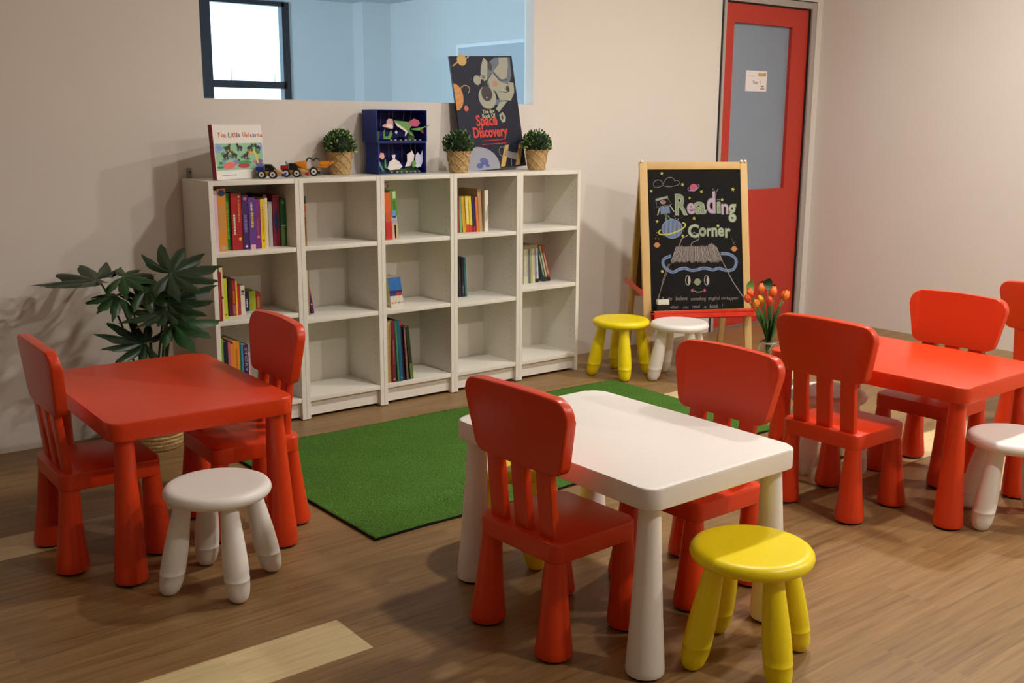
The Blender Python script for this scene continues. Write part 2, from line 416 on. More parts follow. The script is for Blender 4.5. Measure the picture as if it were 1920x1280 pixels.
def make_table(m, label, group):
    t = empty('child_table', (0, 0, 0), 0, label, 'table', group)
    hx, hy = .275, .385
    finish('tabletop', slab(nb(), rpoly([(-hx, -hy), (hx, -hy), (hx, hy), (-hx, hy)], .042, 8), .428, .481, .006, .003), m, t)
    for sx in (-1, 1):
        for s_ in (-1, 1):
            l = finish('leg', leg_bm(sx*.2345, s_*.3445, sx*.226, s_*.336, .0475, .0265, .430), m, t)
            glide(sx*.2345, s_*.3445, .038, l)
    return t
TG = 'low children\'s tables'
t1 = make_table(WHITEP, 'low white plastic table in the foreground middle', TG); t1.location = (.250, -2.420, 0); t1.rotation_euler = (0, 0, math.radians(.6))
t2 = make_table(RED, 'low red plastic table on the left, in front of the big green plant', TG); t2.location = (-.539, -1.161, 0); t2.rotation_euler = (0, 0, math.radians(-1.2))
t3 = copy_tree(t2); t3.location = (1.716, -2.356, 0); t3.rotation_euler = (0, 0, math.radians(1.1)); t3['label'] = 'low red plastic table on the right side, glossy top catching the light'

def make_stool(m, label, group):
    t = empty('child_stool', (0, 0, 0), 0, label, 'stool', group)
    R = .1495
    prof = [(0, .262), (.118, .262), (.134, .263), (.1425, .267), (.1475, .273), (R, .280), (.1480, .288), (.1425, .2955), (.134, .2995), (.124, .3003), (.100, .2985), (.06, .2975), (0, .297)]
    finish('seat', lathe(nb(), prof, n=64), m, t, 60)
    for k in range(4):
        an = k*PI/2; c, s_ = math.cos(an), math.sin(an)
        pr = [(0, .0), (.012, .0), (.020, .0035), (.026, .011), (.0305, .024), (.0335, .042), (.0345, .0605), (.0352, .0615), (.0352, .0635), (.0345, .0645), (.0352, .08), (.0350, .105), (.0335, .14), (.030, .185), (.0265, .225), (.0245, .264)]
        finish('leg', lathe(nb(), pr, (c*.150, s_*.150), (c*.098, s_*.098), 28), m, t, 60)
    return t
SG = 'round four-legged plastic stools'
s1 = make_stool(YELLOW, 'yellow round stool in the foreground beside the white table', SG)
s2 = make_stool(WHITEP, 'white round stool in front of the left red table', SG)
def put(o, x, y, a_): o.location = (x, y, 0); o.rotation_euler = (0, 0, math.radians(a_)); return o
put(s1, .271, -2.868, -110); put(s2, -.575, -1.659, -95.5)
for src, x, y, a_, lb in [
    (s1, 2.119, -.497, -124, 'yellow round stool beside the chalkboard easel'),
    (s2, 2.305, -.738, -106, 'white round stool right beside the yellow one, in front of the chalkboard easel'),
    (s2, 1.703, -2.062, -170, 'white round stool pushed under the right red table, seen through chair slats'),
    (s2, 1.701, -2.796, -95, 'white round stool at the right edge, beside a leg of the right red table'),
    (s1, .232, -1.990, -103, 'yellow round stool behind the white table, near the green rug')]:
    o = copy_tree(src); put(o, x, y, a_); o['label'] = lb

# low table standing behind the last chair, far right
t = empty('side_table', (2.74, -2.13, 0), 0, 'low pale table with a thin grey leg behind the chairs at the right edge', 'table')
finish('tabletop', slab(nb(), rpoly([(-.02, -.02), (.9, -.02), (.9, .24), (-.02, .24)], .02, 3), .425, .445, .002), mat('pale_grey_top', (196, 184, 166), .4), t)
for x, y in ((0, 0), (.88, 0), (.88, .22), (0, .22)):
    finish('leg', lathe(nb(), [(.008, 0), (.008, .425)], (x, y), n=12), GREYM, t)

# ------------------------------------------------------------------ bookcases
PT = .02; FY = -.295; BY = -.012
shelfz = [(.77, .485), (.77, .452), (.77, .449), (.77, .440), (.773, .478)]
cases = []
BL = ['white bookcase at the left end of the row, its grey side towards the plant', 'white bookcase second from the left, almost empty', 'white bookcase in the middle of the row, blue box on top',
      'white bookcase fourth from the left, tall space book on top', 'white bookcase at the right end of the row']
for i in range(5):
    t = empty('bookcase', (i*.4, FY, 0), 0, BL[i], 'bookcase', 'white bookcases in a row against the wall'); cases.append(t)
    dpt = BY-FY
    for x in (0.0004, .3996-PT):
        bm = nb(); box(bm, x, x+PT, 0, dpt, .004, 1.06, 0, .0008, 1)
        xs = x+PT+.0002 if x < .1 else x-.0002
        for zc in [.12+.032*k for k in range(29)]:
            for yy in (.04, dpt-.05):
                vs = [bm.verts.new((xs, yy+.0022*math.cos(j*PI/3), zc+.0022*math.sin(j*PI/3))) for j in range(6)]
                bm.faces.new(vs if x > .1 else vs[::-1]).material_index = 1
        finish('side_panel', bm, [LAMI, mat('peg_hole_shadow', (120, 112, 96), .8)], t, 0)
    obox('top_board', PT+.0006, .4-PT-.0006, .0015, dpt, 1.041, 1.0598, LAMI, t, .0006)
    obox('back_board', PT, .4-PT, dpt-.006, dpt, .02, 1.041, LAMIB, t)
    obox('bottom_board', PT+.0006, .4-PT-.0006, .002, dpt-.006, .082, .102, LAMI, t, .0006)
    obox('plinth', PT+.0006, .4-PT-.0006, .022, .036, .014, .082, LAMI, t)
    for z in shelfz[i]:
        obox('shelf', PT+.0012, .4-PT-.0012, .0025, dpt-.007, z-.019, z, LAMI, t, .0006)
t = empty('wall_bracket', (.038, -.012, 1.06), 0, 'small dark metal bracket above the back corner of the left bookcase', 'bracket')
obox('plate', -.009, .009, -.001, .0115, 0, .042, GREYM, t, .001); finish('screw', lathe(nb(), [(.005, -.005), (.004, 0)], (0, 0), n=12), GLIDE, t)
t.children[1].rotation_euler = (PI/2, 0, 0); t.children[1].location = (0, -.001, .026)

# ------------------------------------------------------------------ books
def book(unit, z, x0, x1, yf, h, lean, rgb, label, group, depth=.17, deco=(), name='book'):
    """upright book, spine towards the room; lean = sideways angle (rad, + leans towards -x); deco: (v0,v1,u0,u1,rgb) on the spine"""
    w = x1-x0; dp = min(depth, -.024-yf)
    t = empty(name, (unit*.4+x0, yf, z), 0, label, 'book', group)
    c, s_ = math.cos(lean), math.sin(lean)
    def T(v): return Vector((v.x*c-v.z*s_, v.y, v.x*s_+v.z*c))
    if lean < 0:
        off = w*math.sin(-lean)
    else: off = 0
    m = mat('cover_%d_%d_%d' % rgb, rgb, .42)
    b = min(.0018, w*.18)
    bm = nb(); box(bm, 0, w, 0, b*1.3, 0, h); box(bm, 0, b, b*1.3, dp, 0, h); box(bm, w-b, w, b*1.3, dp, 0, h)
    for v in bm.verts: v.co = T(v.co)+Vector((0, 0, off))
    finish('cover', bm, m, t, 0)
    bm = nb(); box(bm, b, w-b, b*1.3, dp-.004, .003, h-.003)
    for v in bm.verts: v.co = T(v.co)+Vector((0, 0, off))
    finish('page_block', bm, PAGES, t, 0)
    if deco:
        a = Art(Vector((0, 0, off)), (c, 0, s_), (-s_, 0, c), (0, -1, 0))
        for d in deco:
            if d[0] == 'dia':
                _, v0, v1, rg = d; a.poly([(w*.5, v0*h), (w*.92, (v0+v1)/2*h), (w*.5, v1*h), (w*.08, (v0+v1)/2*h)], mat('print_%d_%d_%d' % rg, rg, .5))
            elif d[0] == 'txt':
                _, s, v1, rg = d
                a2 = Art(Vector((0, 0, off))+Vector((-s_, 0, c))*(v1*h)+Vector((c, 0, s_))*(w*.27), Vector((s_, 0, -c)), Vector((c, 0, s_)), (0, -1, 0))
                a2.mats = a.mats; a2.bm.free(); a2.bm = a.bm
                a2.text(s, 0, 0, .02, mat('print_%d_%d_%d' % rg, rg, .5), 1, height=w*.5, width=h*.75)
            elif d[0] == 'dash':
                _, v0, v1, uc, wd, rg = d; n = max(3, int((v1-v0)*h/.009)); rng = random.Random(int(x0*1e4)+unit)
                vv = v0*h
                while vv < v1*h-.004:
                    l = rng.uniform(.003, .009); a.rect(w*(uc-wd/2), w*(uc+wd/2)*(.97+.06*rng.random()), vv, min(vv+l, v1*h), mat('print_%d_%d_%d' % rg, rg, .5), 1); vv += l+rng.uniform(.0012, .003)
            elif d[0] == 'dot':
                _, v0, r, rg = d; a.ell(w*.5, v0*h, w*r, w*r*.9, mat('print_%d_%d_%d' % rg, rg, .5), 2)
            else:
                v0, v1, u0, u1, rg = d; a.rect(w*u0, w*u1, v0*h, v1*h, mat('print_%d_%d_%d' % rg, rg, .5))
        a.build('spine_print', t)
    return t
W_, Y_, DK = (230, 225, 215), (230, 200, 60), (40, 30, 40)
G1 = 'books on the top shelf of the left bookcase'
z = .770
for r in [
 (.0225, .0300, -.252, .255, 0, (120, 84, 130), 'thin mauve book, leftmost on the top shelf of the left bookcase', ()),
 (.0310, .0520, -.254, .250, 0, (214, 186, 200), 'pinkish white book next to the orange one, top shelf of the left bookcase', ()),
 (.0545, .0900, -.251, .257, 0, (216, 142, 34), 'tall orange book with a blue oval at the top of its spine, top left shelf', (('dot', .93, .42, (46, 58, 110)), ('dash', .3, .72, .45, .5, (196, 150, 90)), ('dot', .06, .28, (180, 160, 170)))),
 (.0930, .1140, -.232, .236, 0, (24, 122, 40), 'green book between the orange and red ones, top left shelf', (('dash', .2, .85, .5, .35, (120, 190, 60)),)),
 (.1150, .1380, -.243, .235, 0, (176, 18, 22), 'red book with white lettering down its spine, top left shelf', (('dash', .28, .64, .5, .34, W_), ('dot', .1, .26, (110, 50, 90)))),
 (.1388, .1610, -.241, .233, 0, (166, 20, 26), 'red book with yellow lettering down its spine, top left shelf', (('dash', .5, .9, .45, .3, (214, 130, 60)), ('dot', .95, .2, W_), ('dot', .2, .3, Y_))),
 (.1625, .1890, -.243, .228, 0, (64, 26, 96), 'dark purple book with a pink spot at the top of its spine, top left shelf', (('dot', .93, .3, (196, 96, 140)), ('dash', .32, .66, .5, .45, (126, 110, 170)), ('dot', .06, .2, W_))),
 (.1900, .2190, -.245, .216, 0, (94, 54, 138), 'violet book with yellow and white lettering and a pink foot, top left shelf', (('dash', .74, .92, .45, .25, W_), ('dash', .42, .72, .5, .4, (214, 190, 60)), (.0, .09, .12, .9, (228, 170, 168)))),
 (.2205, .2420, -.242, .208, 0, (124, 38, 122), 'magenta purple book beside the yellow one, top left shelf', (('dash', .3, .6, .5, .3, (170, 70, 140)), ('dot', .24, .3, (220, 150, 120)))),
 (.2430, .2640, -.244, .207, 0, (232, 196, 20), 'bright yellow book, top left shelf', (('dash', .3, .85, .5, .3, (214, 140, 30)), ('dot', .16, .24, (180, 60, 40)))),
 (.2650, .2770, -.242, .211, 0, (224, 208, 176), 'cream book right of the yellow one, top left shelf', ()),
 (.2800, .2960, -.195, .222, 0, (92, 22, 34), 'dark maroon book set back behind paler ones, top left shelf', ()),
 (.2970, .3140, -.205, .192, 0, (186, 186, 180), 'pale grey short book, top left shelf', ()),
 (.3190, .3490, -.203, .220, 0, (142, 22, 60), 'crimson book with a blue diamond on its spine, top left shelf', (('dia', .22, .76, (28, 52, 112)),)),
 (.3505, .3780, -.208, .202, 0, (28, 100, 48), 'green book at the right end of the top left shelf', ((.0, .40, .12, .7, (120, 150, 80)), (.42, .45, .1, .9, (190, 200, 190)), ('dot', .92, .22, (150, 170, 80))))]:
    book(0, z, *r[:4], r[4], r[5], r[6], G1, deco=r[7])
G2 = 'books on the middle shelf of the left bookcase'
z = .485
for r in [
 (.0225, .0410, -.280, .205, 0, (140, 24, 30), 'dark red book, leftmost on the middle shelf of the left bookcase', (('dash', .1, .8, .5, .2, (190, 90, 70)),)),
 (.0450, .0590, -.253, .222, 0, (226, 208, 150), 'tall cream book with a dark blot, middle shelf of the left bookcase', (('dot', .42, .45, (90, 50, 50)),)),
 (.0600, .0770, -.248, .171, 0, (196, 206, 60), 'lime book with a small dot near its foot, middle shelf of the left bookcase', (('dot', .12, .2, (60, 60, 40)),)),
 (.1080, .1230, -.190, .164, 0, (64, 16, 26), 'dark maroon book, middle shelf of the left bookcase', ()),
 (.1235, .1390, -.190, .157, 0, (160, 30, 36), 'red book with yellow and purple spine, middle shelf of the left bookcase', (('dash', .35, .7, .5, .35, (220, 130, 40)), (.05, .28, .15, .85, (150, 90, 120)))),
 (.1395, .1465, -.190, .149, 0, (220, 190, 60), 'thin yellow book, middle shelf of the left bookcase', ()),
 (.1480, .1610, -.187, .128, 0, (180, 36, 44), 'short red book beside the white one, middle shelf of the left bookcase', ()),
 (.1690, .1880, -.172, .124, 0, (222, 214, 196), 'white book with black marks, middle shelf of the left bookcase', (('dash', .68, .84, .5, .6, (50, 46, 50)),)),
 (.2100, .2310, -.118, .084, 0, (26, 28, 66), 'small navy book, middle shelf of the left bookcase', (('dash', .2, .7, .5, .25, W_),)),
 (.2325, .2470, -.116, .085, 0, (150, 168, 40), 'small lime book beside the navy one, middle shelf of the left bookcase', ()),
 (.2480, .2650, -.112, .087, 0, (172, 182, 44), 'small lime book beside the orange one, middle shelf of the left bookcase', ()),
 (.2690, .2900, -.108, .077, 0, (206, 66, 34), 'small orange-red book ending the row on the middle shelf of the left bookcase', ((.1, .75, .2, .75, (214, 150, 110)),))]:
    book(0, z, *r[:4], r[4], r[5], r[6], G2, depth=.1 if r[2] > -.2 else .15, deco=r[7])
G3 = 'books on the bottom shelf of the left bookcase'
z = .102
for r in [
 (.0225, .0400, -.268, .305, 0, (110, 164, 36), 'lime green book, bottom shelf of the left bookcase', (('dash', .1, .9, .5, .12, (60, 90, 30)),)),
 (.0410, .0590, -.268, .294, 0, (26, 26, 44), 'black book, bottom shelf of the left bookcase', ()),
 (.0600, .0700, -.268, .288, 0, (214, 88, 120), 'thin pink book, bottom shelf of the left bookcase', ()),
 (.0705, .0830, -.268, .280, 0, (226, 138, 50), 'narrow orange book beside the pink one, bottom shelf of the left bookcase', ()),
 (.0835, .1110, -.268, .287, 0, (226, 144, 36), 'thick orange book with yellow-green patches, bottom shelf of the left bookcase', ((.0, .55, .15, .9, (200, 176, 40)), ('dash', .3, .9, .5, .2, (200, 90, 40)))),
 (.1115, .1165, -.268, .286, 0, (30, 96, 50), 'thin dark green book, bottom shelf of the left bookcase', ()),
 (.1175, .1265, -.268, .274, 0, (60, 140, 180), 'thin light blue book, bottom shelf of the left bookcase', ()),
 (.1275, .1480, -.268, .270, 0, (60, 24, 74), 'dark purple book with white lettering reading times, bottom shelf of the left bookcase', (('txt', 'STORY TIMES', .95, (206, 190, 210)),)),
 (.1490, .1560, -.268, .235, 0, (214, 176, 196), 'thin pale pink book ending the row, bottom shelf of the left bookcase', ())]:
    book(0, z, *r[:4], r[4], r[5], r[6], G3, deco=r[7])
G4 = 'slim books in the second bookcase from the left'
for z, r in [
 (.770, (.0225, .0310, -.271, .257, 0, (96, 30, 32), 'slim dark red book against the left side, top shelf of the second bookcase', ((.85, .97, 0, 1, (30, 40, 36)),))),
 (.770, (.0320, .0420, -.270, .214, 0, (150, 116, 50), 'slim mottled book with a dark green head, top shelf of the second bookcase', ((.85, 1, 0, 1, (26, 40, 34)), (.7, .82, .1, .9, (176, 60, 50)), ('dash', .1, .6, .5, .5, (80, 44, 30))))),
 (.452, (.0550, .0620, -.212, .223, 0, (176, 30, 92), 'thin magenta book, lower shelf of the second bookcase', ())),
 (.452, (.0630, .0680, -.211, .204, 0, (224, 196, 190), 'thin pale pink book, lower shelf of the second bookcase', ())),
 (.452, (.0690, .0760, -.210, .201, 0, (128, 128, 84), 'thin olive book, lower shelf of the second bookcase', ())),
 (.452, (.1020, .1160, -.174, .142, .165, (36, 28, 84), 'navy book with a red edge, leaning, lower shelf of the second bookcase', ((0, 1, .72, 1, (176, 30, 60)), ('dot', .3, .2, W_))))]:
    book(1, z, *r[:4], r[4], r[5], r[6], G4, deco=r[7])
G5 = 'books in the middle bookcase'
book(2, .770, .0420, .0730, -.272, .214, .05, (224, 92, 34), 'orange and red book on the top shelf of the middle bookcase', G5, deco=[(0, .38, 0, 1, (204, 34, 40)), (.38, .58, 0, 1, (196, 96, 44))])
book(2, .770, .0750, .1100, -.268, .222, .05, (84, 150, 48), 'green picture-patterned book on the top shelf of the middle bookcase', G5,
     deco=[(0, .33, .05, .95, (206, 184, 150)), (.02, .3, .4, .6, (110, 130, 50)), (.33, .47, 0, .9, (180, 170, 190)), (.45, .6, .2, .7, (100, 160, 214)), (.84, .98, .4, .85, (196, 206, 170)), (.6, .8, .45, .7, (60, 110, 40))])
book(2, .449, .0225, .0290, -.280, .240, 0, (206, 196, 130), 'very thin pale yellow book standing alone, middle shelf of the middle bookcase', G5)
xx = .080
for k, lb in enumerate(['leftmost of the four leaning blue and white paperbacks', 'second from the left of the four leaning blue and white paperbacks', 'third from the left of the four leaning blue and white paperbacks', 'rightmost of the four leaning blue and white paperbacks']):
    book(2, .449, xx, xx+.0165, -.240, .142, .13, (220, 212, 196), lb, 'blue and white paperbacks in the middle bookcase', depth=.11,
         deco=[(.56, 1, 0, 1, (40, 112, 190)), (.48, .56, 0, 1, (34, 40, 84)), (.38, .48, 0, 1, (34, 60, 130) if k < 2 else (186, 50, 50)), ('dot', .14, .3, (90, 140, 90) if k == 2 else (200, 120, 110))])
    xx += .0172
z = .102
for r in [
 (.0225, .0450, -.284, .293, 0, (184, 150, 92), 'tall tan book with a patterned spine, bottom shelf of the middle bookcase', (('dash', .03, .97, .8, .16, (120, 84, 50)),)),
 (.0530, .0730, -.284, .293, .02, (112, 30, 46), 'tall maroon book, bottom shelf of the middle bookcase', (('dash', .3, .7, .5, .25, (186, 110, 100)), ('dot', .05, .3, (196, 120, 130)))),
 (.0810, .0940, -.283, .292, .045, (28, 110, 92), 'tall teal green book, bottom shelf of the middle bookcase', (('dash', .05, .95, .5, .3, (110, 150, 90)),)),
 (.0955, .1100, -.284, .290, .05, (22, 96, 128), 'tall teal blue book, bottom shelf of the middle bookcase', (('dot', .06, .25, (150, 190, 200)),)),
 (.1125, .1220, -.280, .286, .055, (28, 26, 60), 'tall navy book with a red head, bottom shelf of the middle bookcase', ((.93, 1, 0, 1, (196, 30, 34)),)),
 (.1290, .1410, -.286, .262, .062, (92, 40, 50), 'dark book with a dotted spine, bottom shelf of the middle bookcase', (('dash', .3, .95, .5, .4, (190, 130, 120)), (.0, .3, .1, .9, (120, 110, 90)))),
 (.1550, .1730, -.278, .256, .095, (36, 50, 28), 'dark green book leaning at the end, bottom shelf of the middle bookcase', ((0, .3, .1, .9, (100, 120, 50)),))]:
    book(2, z, *r[:4], r[4], r[5], r[6], G5, deco=r[7])
G6 = 'books on the top shelf of the fourth bookcase'
z = .770; ln = .068
for r in [
 (.0930, .1020, -.196, .177, 0, (150, 56, 40), 'slim red-brown book, top shelf of the fourth bookcase', ()),
 (.1050, .1190, -.196, .176, ln*.5, (112, 164, 128), 'mint green book, top shelf of the fourth bookcase', ()),
 (.1225, .1400, -.198, .175, ln, (220, 172, 50), 'golden yellow book, top shelf of the fourth bookcase', (('dash', .1, .9, .5, .2, (190, 120, 40)),)),
 (.1415, .1590, -.203, .176, ln, (228, 204, 80), 'yellow book with cream lettering and red foot, top shelf of the fourth bookcase', ((0, .22, 0, 1, (200, 50, 40)), ('dash', .3, .95, .5, .5, (236, 220, 180)))),
 (.1600, .1760, -.205, .175, ln, (222, 202, 44), 'plain yellow book with a red foot, top shelf of the fourth bookcase', ((0, .2, 0, 1, (196, 54, 40)),)),
 (.1770, .1940, -.208, .173, ln, (40, 34, 92), 'navy book with a red foot, top shelf of the fourth bookcase', ((0, .15, 0, 1, (150, 40, 50)),)),
 (.1950, .2090, -.212, .171, ln, (222, 120, 40), 'orange book between the navy and tan ones, top shelf of the fourth bookcase', ()),
 (.2100, .2290, -.214, .208, ln, (186, 150, 104), 'tall tan book, top shelf of the fourth bookcase', ()),
 (.2360, .2570, -.224, .203, 0.01, (228, 220, 204), 'white book with red and black marks ending the row, top shelf of the fourth bookcase', (('dash', .3, .62, .75, .25, (196, 60, 50)), ('dash', .25, .5, .3, .15, (60, 50, 50))))]:
    book(3, z, *r[:4], r[4], r[5], r[6], G6, depth=.16, deco=r[7])
book(3, .440, .1400, .1580, -.135, .198, .02, (24, 26, 34), 'black book standing against the others, middle shelf of the fourth bookcase', 'dark books in the fourth bookcase', depth=.1, deco=[('dash', .2, .8, .4, .12, (130, 140, 120))])
book(3, .440, .1590, .1730, -.139, .198, .04, (30, 32, 44), 'black book beside the teal one, middle shelf of the fourth bookcase', 'dark books in the fourth bookcase', depth=.1, deco=[('dash', .1, .3, .4, .3, (120, 130, 130))])
book(3, .440, .1760, .1870, -.140, .198, .05, (40, 116, 120), 'teal book, middle shelf of the fourth bookcase', 'dark books in the fourth bookcase', depth=.1)
G7 = 'thin magazines on the middle shelf of the right bookcase'
z = .478
mg = [((206, 196, 176), 'pale beige'), ((184, 196, 150), 'pale green'), ((112, 92, 124), 'greyish purple'), ((158, 196, 84), 'bright green'), ((222, 186, 166), 'salmon pink'), ((130, 140, 160), 'blue-grey'), ((218, 212, 196), 'cream')]
xx = .1180
for k, (rgb, nm) in enumerate(mg):
    w = (.0135, .0145, .0155, .0125, .0145, .0125, .0095)[k]
    book(4, z, xx, xx+w, -.184+.001*k, .200, .012*k*.5+.02, rgb, nm+' magazine upright on the middle shelf of the right bookcase', G7, depth=.14,
         deco=([(0, .1, 0, 1, (24, 24, 24))] if k > 4 else [])+[(.9, 1, 0, 1, (150, 130, 90)), ('dash', .2, .8, .5, .2, (120, 110, 130))])
    xx += w+.0008+(.0012 if k else .0005)
for k, (rgb, nm, x) in enumerate([((70, 90, 90), 'dark teal', .2610), ((150, 160, 100), 'olive green', .2775), ((176, 50, 44), 'red', .2935)]):
    book(4, z, x, x+.0125, -.176, .196, .285, rgb, nm+' magazine leaning sideways on the middle shelf of the right bookcase', G7, depth=.13,
         deco=[(0, .12, 0, 1, (20, 20, 20)), ('dash', .2, .8, .5, .4, (196, 196, 180))])
# small red wire trinket on the orange book
t = empty('wire_trinket', (.865, -.20, .770+.224), 0, 'small dark red wire loops lying on the books in the middle bookcase', 'trinket')
bm = nb()
for cx in (-.012, .018):
    tube(bm, [(cx+.013*math.cos(a_), .004*math.sin(3*a_), .018+.014*math.sin(a_)) for a_ in [2*PI*k/16 for k in range(17)]], .0016, 6)
tube(bm, [(-.004, 0, .022), (.004, 0, .026), (.010, 0, .022)], .0014, 6)
tube(bm, [(.026, 0, .028), (.04, 0, .036)], .0014, 6)
finish('loops', bm, mat('dark_red_wire', (128, 40, 40), .4), t)

# ------------------------------------------------------------------ things on top of the bookcases
TOP = 1.0601
# picture book with unicorns
t = empty('picture_book', (.058, -.249, TOP), math.radians(22), 'square picture book titled Ten Little Unicorns, standing on the left bookcase', 'book')
Wb, Hb, th = .212, .222, .020; t.scale = (1.34, 1, 1)
tilt = math.radians(-4)
def tb(bm):
    for v in bm.verts:
        y, zz = v.co.y, v.co.z; v.co.y = y*math.cos(tilt)-zz*math.sin(tilt); v.co.z = y*math.sin(tilt)+zz*math.cos(tilt)+.0016
    return bm
cw = mat('glossy_cover_white', (232, 228, 222), .3)
finish('cover', tb(box(box(nb(), .0012, Wb, 0, .003, 0, Hb), .0012, Wb, th-.003, th, 0, Hb)), cw, t, 0)
finish('spine', tb(box(nb(), -.0012, .0012, 0, th, 0, Hb)), mat('crimson_spine', (150, 40, 58), .5), t, 0)
finish('page_block', tb(box(nb(), .0012, Wb-.004, .003, th-.003, .002, Hb-.003)), PAGES, t, 0)
a = Art((0, -.0002, .0016), (1, 0, 0), (0, -math.sin(tilt), math.cos(tilt)), (0, -math.cos(tilt), -math.sin(tilt)))
a.rect(.004, Wb-.004, .038, .146, mat('print_mint', (146, 196, 160), .5))
rng = random.Random(3)
cols = [(206, 110, 130), (120, 160, 200), (60, 130, 80), (150, 120, 180), (220, 150, 90), (90, 150, 100)]
for k in range(34):
    rg = cols[rng.randrange(6)] if k > 12 else ((70, 140, 90) if k % 2 else (130, 160, 210))
    a.ell(rng.uniform(.02, Wb-.02), rng.choice([rng.uniform(.048, .07), rng.uniform(.05, .142)]), rng.uniform(.006, .016), rng.uniform(.004, .008), mat('print_%d_%d_%d' % rg, rg, .5), 1+k % 4*.3)
a.ell(.015, .125, .012, .022, mat('print_sky', (150, 170, 214), .5), 1); a.ell(.205-.004, .13, .008, .018, mat('print_sky', (150, 170, 214), .5), 1)
a.ell(.056, .056, .026, .013, mat('print_coral', (226, 110, 110), .5), 3); a.ell(.12, .054, .026, .010, mat('print_red', (186, 60, 70), .5), 3); a.ell(.125, .066, .03, .009, mat('print_leafgreen', (70, 150, 90), .5), 2.5)
a.line([(.183, .062), (.176, .10), (.166, .115)], .009, mat('print_yellow', (226, 200, 70), .5), 4); a.ell(.190, .062, .016, .018, mat('print_violet', (116, 90, 160), .5), 3)
dk = mat('print_dark_brown', (58, 46, 46), .5)
for (u, v, s_) in [(.055, .128, 1), (.108, .130, -1), (.152, .128, 1), (.188, .128, -1), (.045, .098, 1), (.083, .100, -1), (.130, .096, 1)]:
    a.ell(u, v, .013, .007, dk, 5, rot=.35*s_); a.ell(u+.010*s_, v+.011, .0055, .006, dk, 5.2)
    a.line([(u+.011*s_, v+.014), (u+.015*s_, v+.022)], .002, mat('print_yellow', (226, 200, 70), .5), 5.4)
    for l in (-.008, -.003, .005, .009): a.line([(u+l, v), (u+l+.002*s_, v-.016)], .0032, dk, 5.1)
cs = [(214, 84, 70), (226, 130, 50), (60, 130, 120), (70, 110, 170), (196, 60, 80), (216, 120, 60)]
u = .020
for i, ch in enumerate('Ten Little Unicorns'):
    if ch == ' ': u += .008; continue
    rg = cs[(i*5) % 6]; hh = .020 if ch in 'TLUltd' else .0125
    if ch == 'i': hh = .018
    wd = {'i': .003, 'l': .0035, 't': .006, 'L': .0095, 'T': .011, 'U': .013}.get(ch, .0085)
    a.text(ch, u, .170+(.002 if i % 2 else 0), .024, mat('print_%d_%d_%d' % rg, rg, .5), 2, bold=.0006, width=wd, height=hh); u += wd+.0028
a.line([(.024, .017), (.085, .018)], .003, mat('print_greyblue', (140, 146, 176), .5), 1)
a.build('cover_print', t)

# toy cars
def wheel(t, x, y, r, w, hub=(230, 226, 220)):
    bm = lathe(nb(), [(r*.62, -w/2), (r*.92, -w/2), (r, -w/4), (r, w/4), (r*.92, w/2), (r*.62, w/2)], n=24)
    o = finish('wheel', bm, TYRE, t); o.location = (x, y, r); o.rotation_euler = (PI/2, 0, 0)
    h = finish('hub', lathe(nb(), [(r*.62, -w/2-.001), (r*.64, 0), (r*.62, w/2+.001)], n=24), mat('hub_%d_%d_%d' % hub, hub, .5), o)
    k = finish('axle_cap', lathe(nb(), [(r*.25, -w/2-.003), (r*.25, w/2+.003)], n=12), TYRE, o)
WT_ = mat('toy_wood', (206, 156, 92), .5)
def racer(loc, rz, rgb, label):
    t = empty('toy_car', (*loc, TOP), rz, label, 'toy car', 'wooden toy vehicles beside the picture book')
    m = mat('toy_%d_%d_%d' % rgb, rgb, .4)
    obox('chassis', -.050, .052, -.018, .018, .012, .030, WT_, t, .003)
    # hood in wood, sloping to the bumper
    bm = box(nb(), .020, .062, -.021, .021, .018, .040, 0, .003)
    for v in bm.verts:
        if v.co.x > .05 and v.co.z > .03: v.co.z -= .014
    finish('hood', bm, WT_, t)
    obox('bumper', .052, .068, -.022, .022, .008, .022, m, t, .004)
    bm = box(nb(), -.018, .036, -.017, .017, .030, .060, 0, .003)
    for v in bm.verts:
        if v.co.x > .0 and v.co.z > .05: v.co.x -= .026
    finish('cabin', bm, mat('toy_black', (26, 26, 28), .35), t)
    obox('rear_block', -.054, -.022, -.018, .018, .031, .050, m, t, .003)
    finish('post', lathe(nb(), [(.006, .050), (.006, .058), (.0085, .060), (.0085, .066), (.005, .070)], (-.026, 0), n=14), mat('toy_pale', (200, 196, 206), .4), t)
    for x in (-.030, .016):
        for y in (-.025, .025): wheel(t, x, y, .0178, .014)
    return t
racer((.309, -.208), math.radians(-32), (28, 58, 150), 'toy car with blue block and blue bumper beside the unicorn book')
racer((.447, -.155), math.radians(-32), (176, 26, 34), 'toy car with red block and red bumper, between the blue car and the orange digger')
t = empty('toy_digger', (.548, -.085, TOP), math.radians(-28), 'orange toy digger with a raised scoop in front of the small potted plant', 'toy digger', 'wooden toy vehicles beside the picture book')
OR = mat('toy_orange', (232, 140, 26), .4)
obox('chassis', -.055, .050, -.018, .018, .014, .032, WT_, t, .003)
bm = box(nb(), -.055, .0, -.020, .020, .032, .068, 0, .005)
for v in bm.verts:
    if v.co.x < -.04 and v.co.z > .05: v.co.z -= .008
finish('cabin', bm, OR, t)
obox('hood', .028, .056, -.020, .020, .020, .038, WT_, t, .004); obox('bumper', .048, .060, -.020, .020, .008, .020, mat('toy_black', (26, 26, 28), .35), t, .003)
bm = nb()
for y in (-.014, .014): tube(bm, bez((-.004, y, .052), (.004, y, .098), (.030, y, .066), 8)+bez((.030, y, .066), (.044, y, .092), (.062, y, .060), 8)[1:], .0032, 8)
finish('lift_arm', bm, mat('toy_black', (26, 26, 28), .35), t)
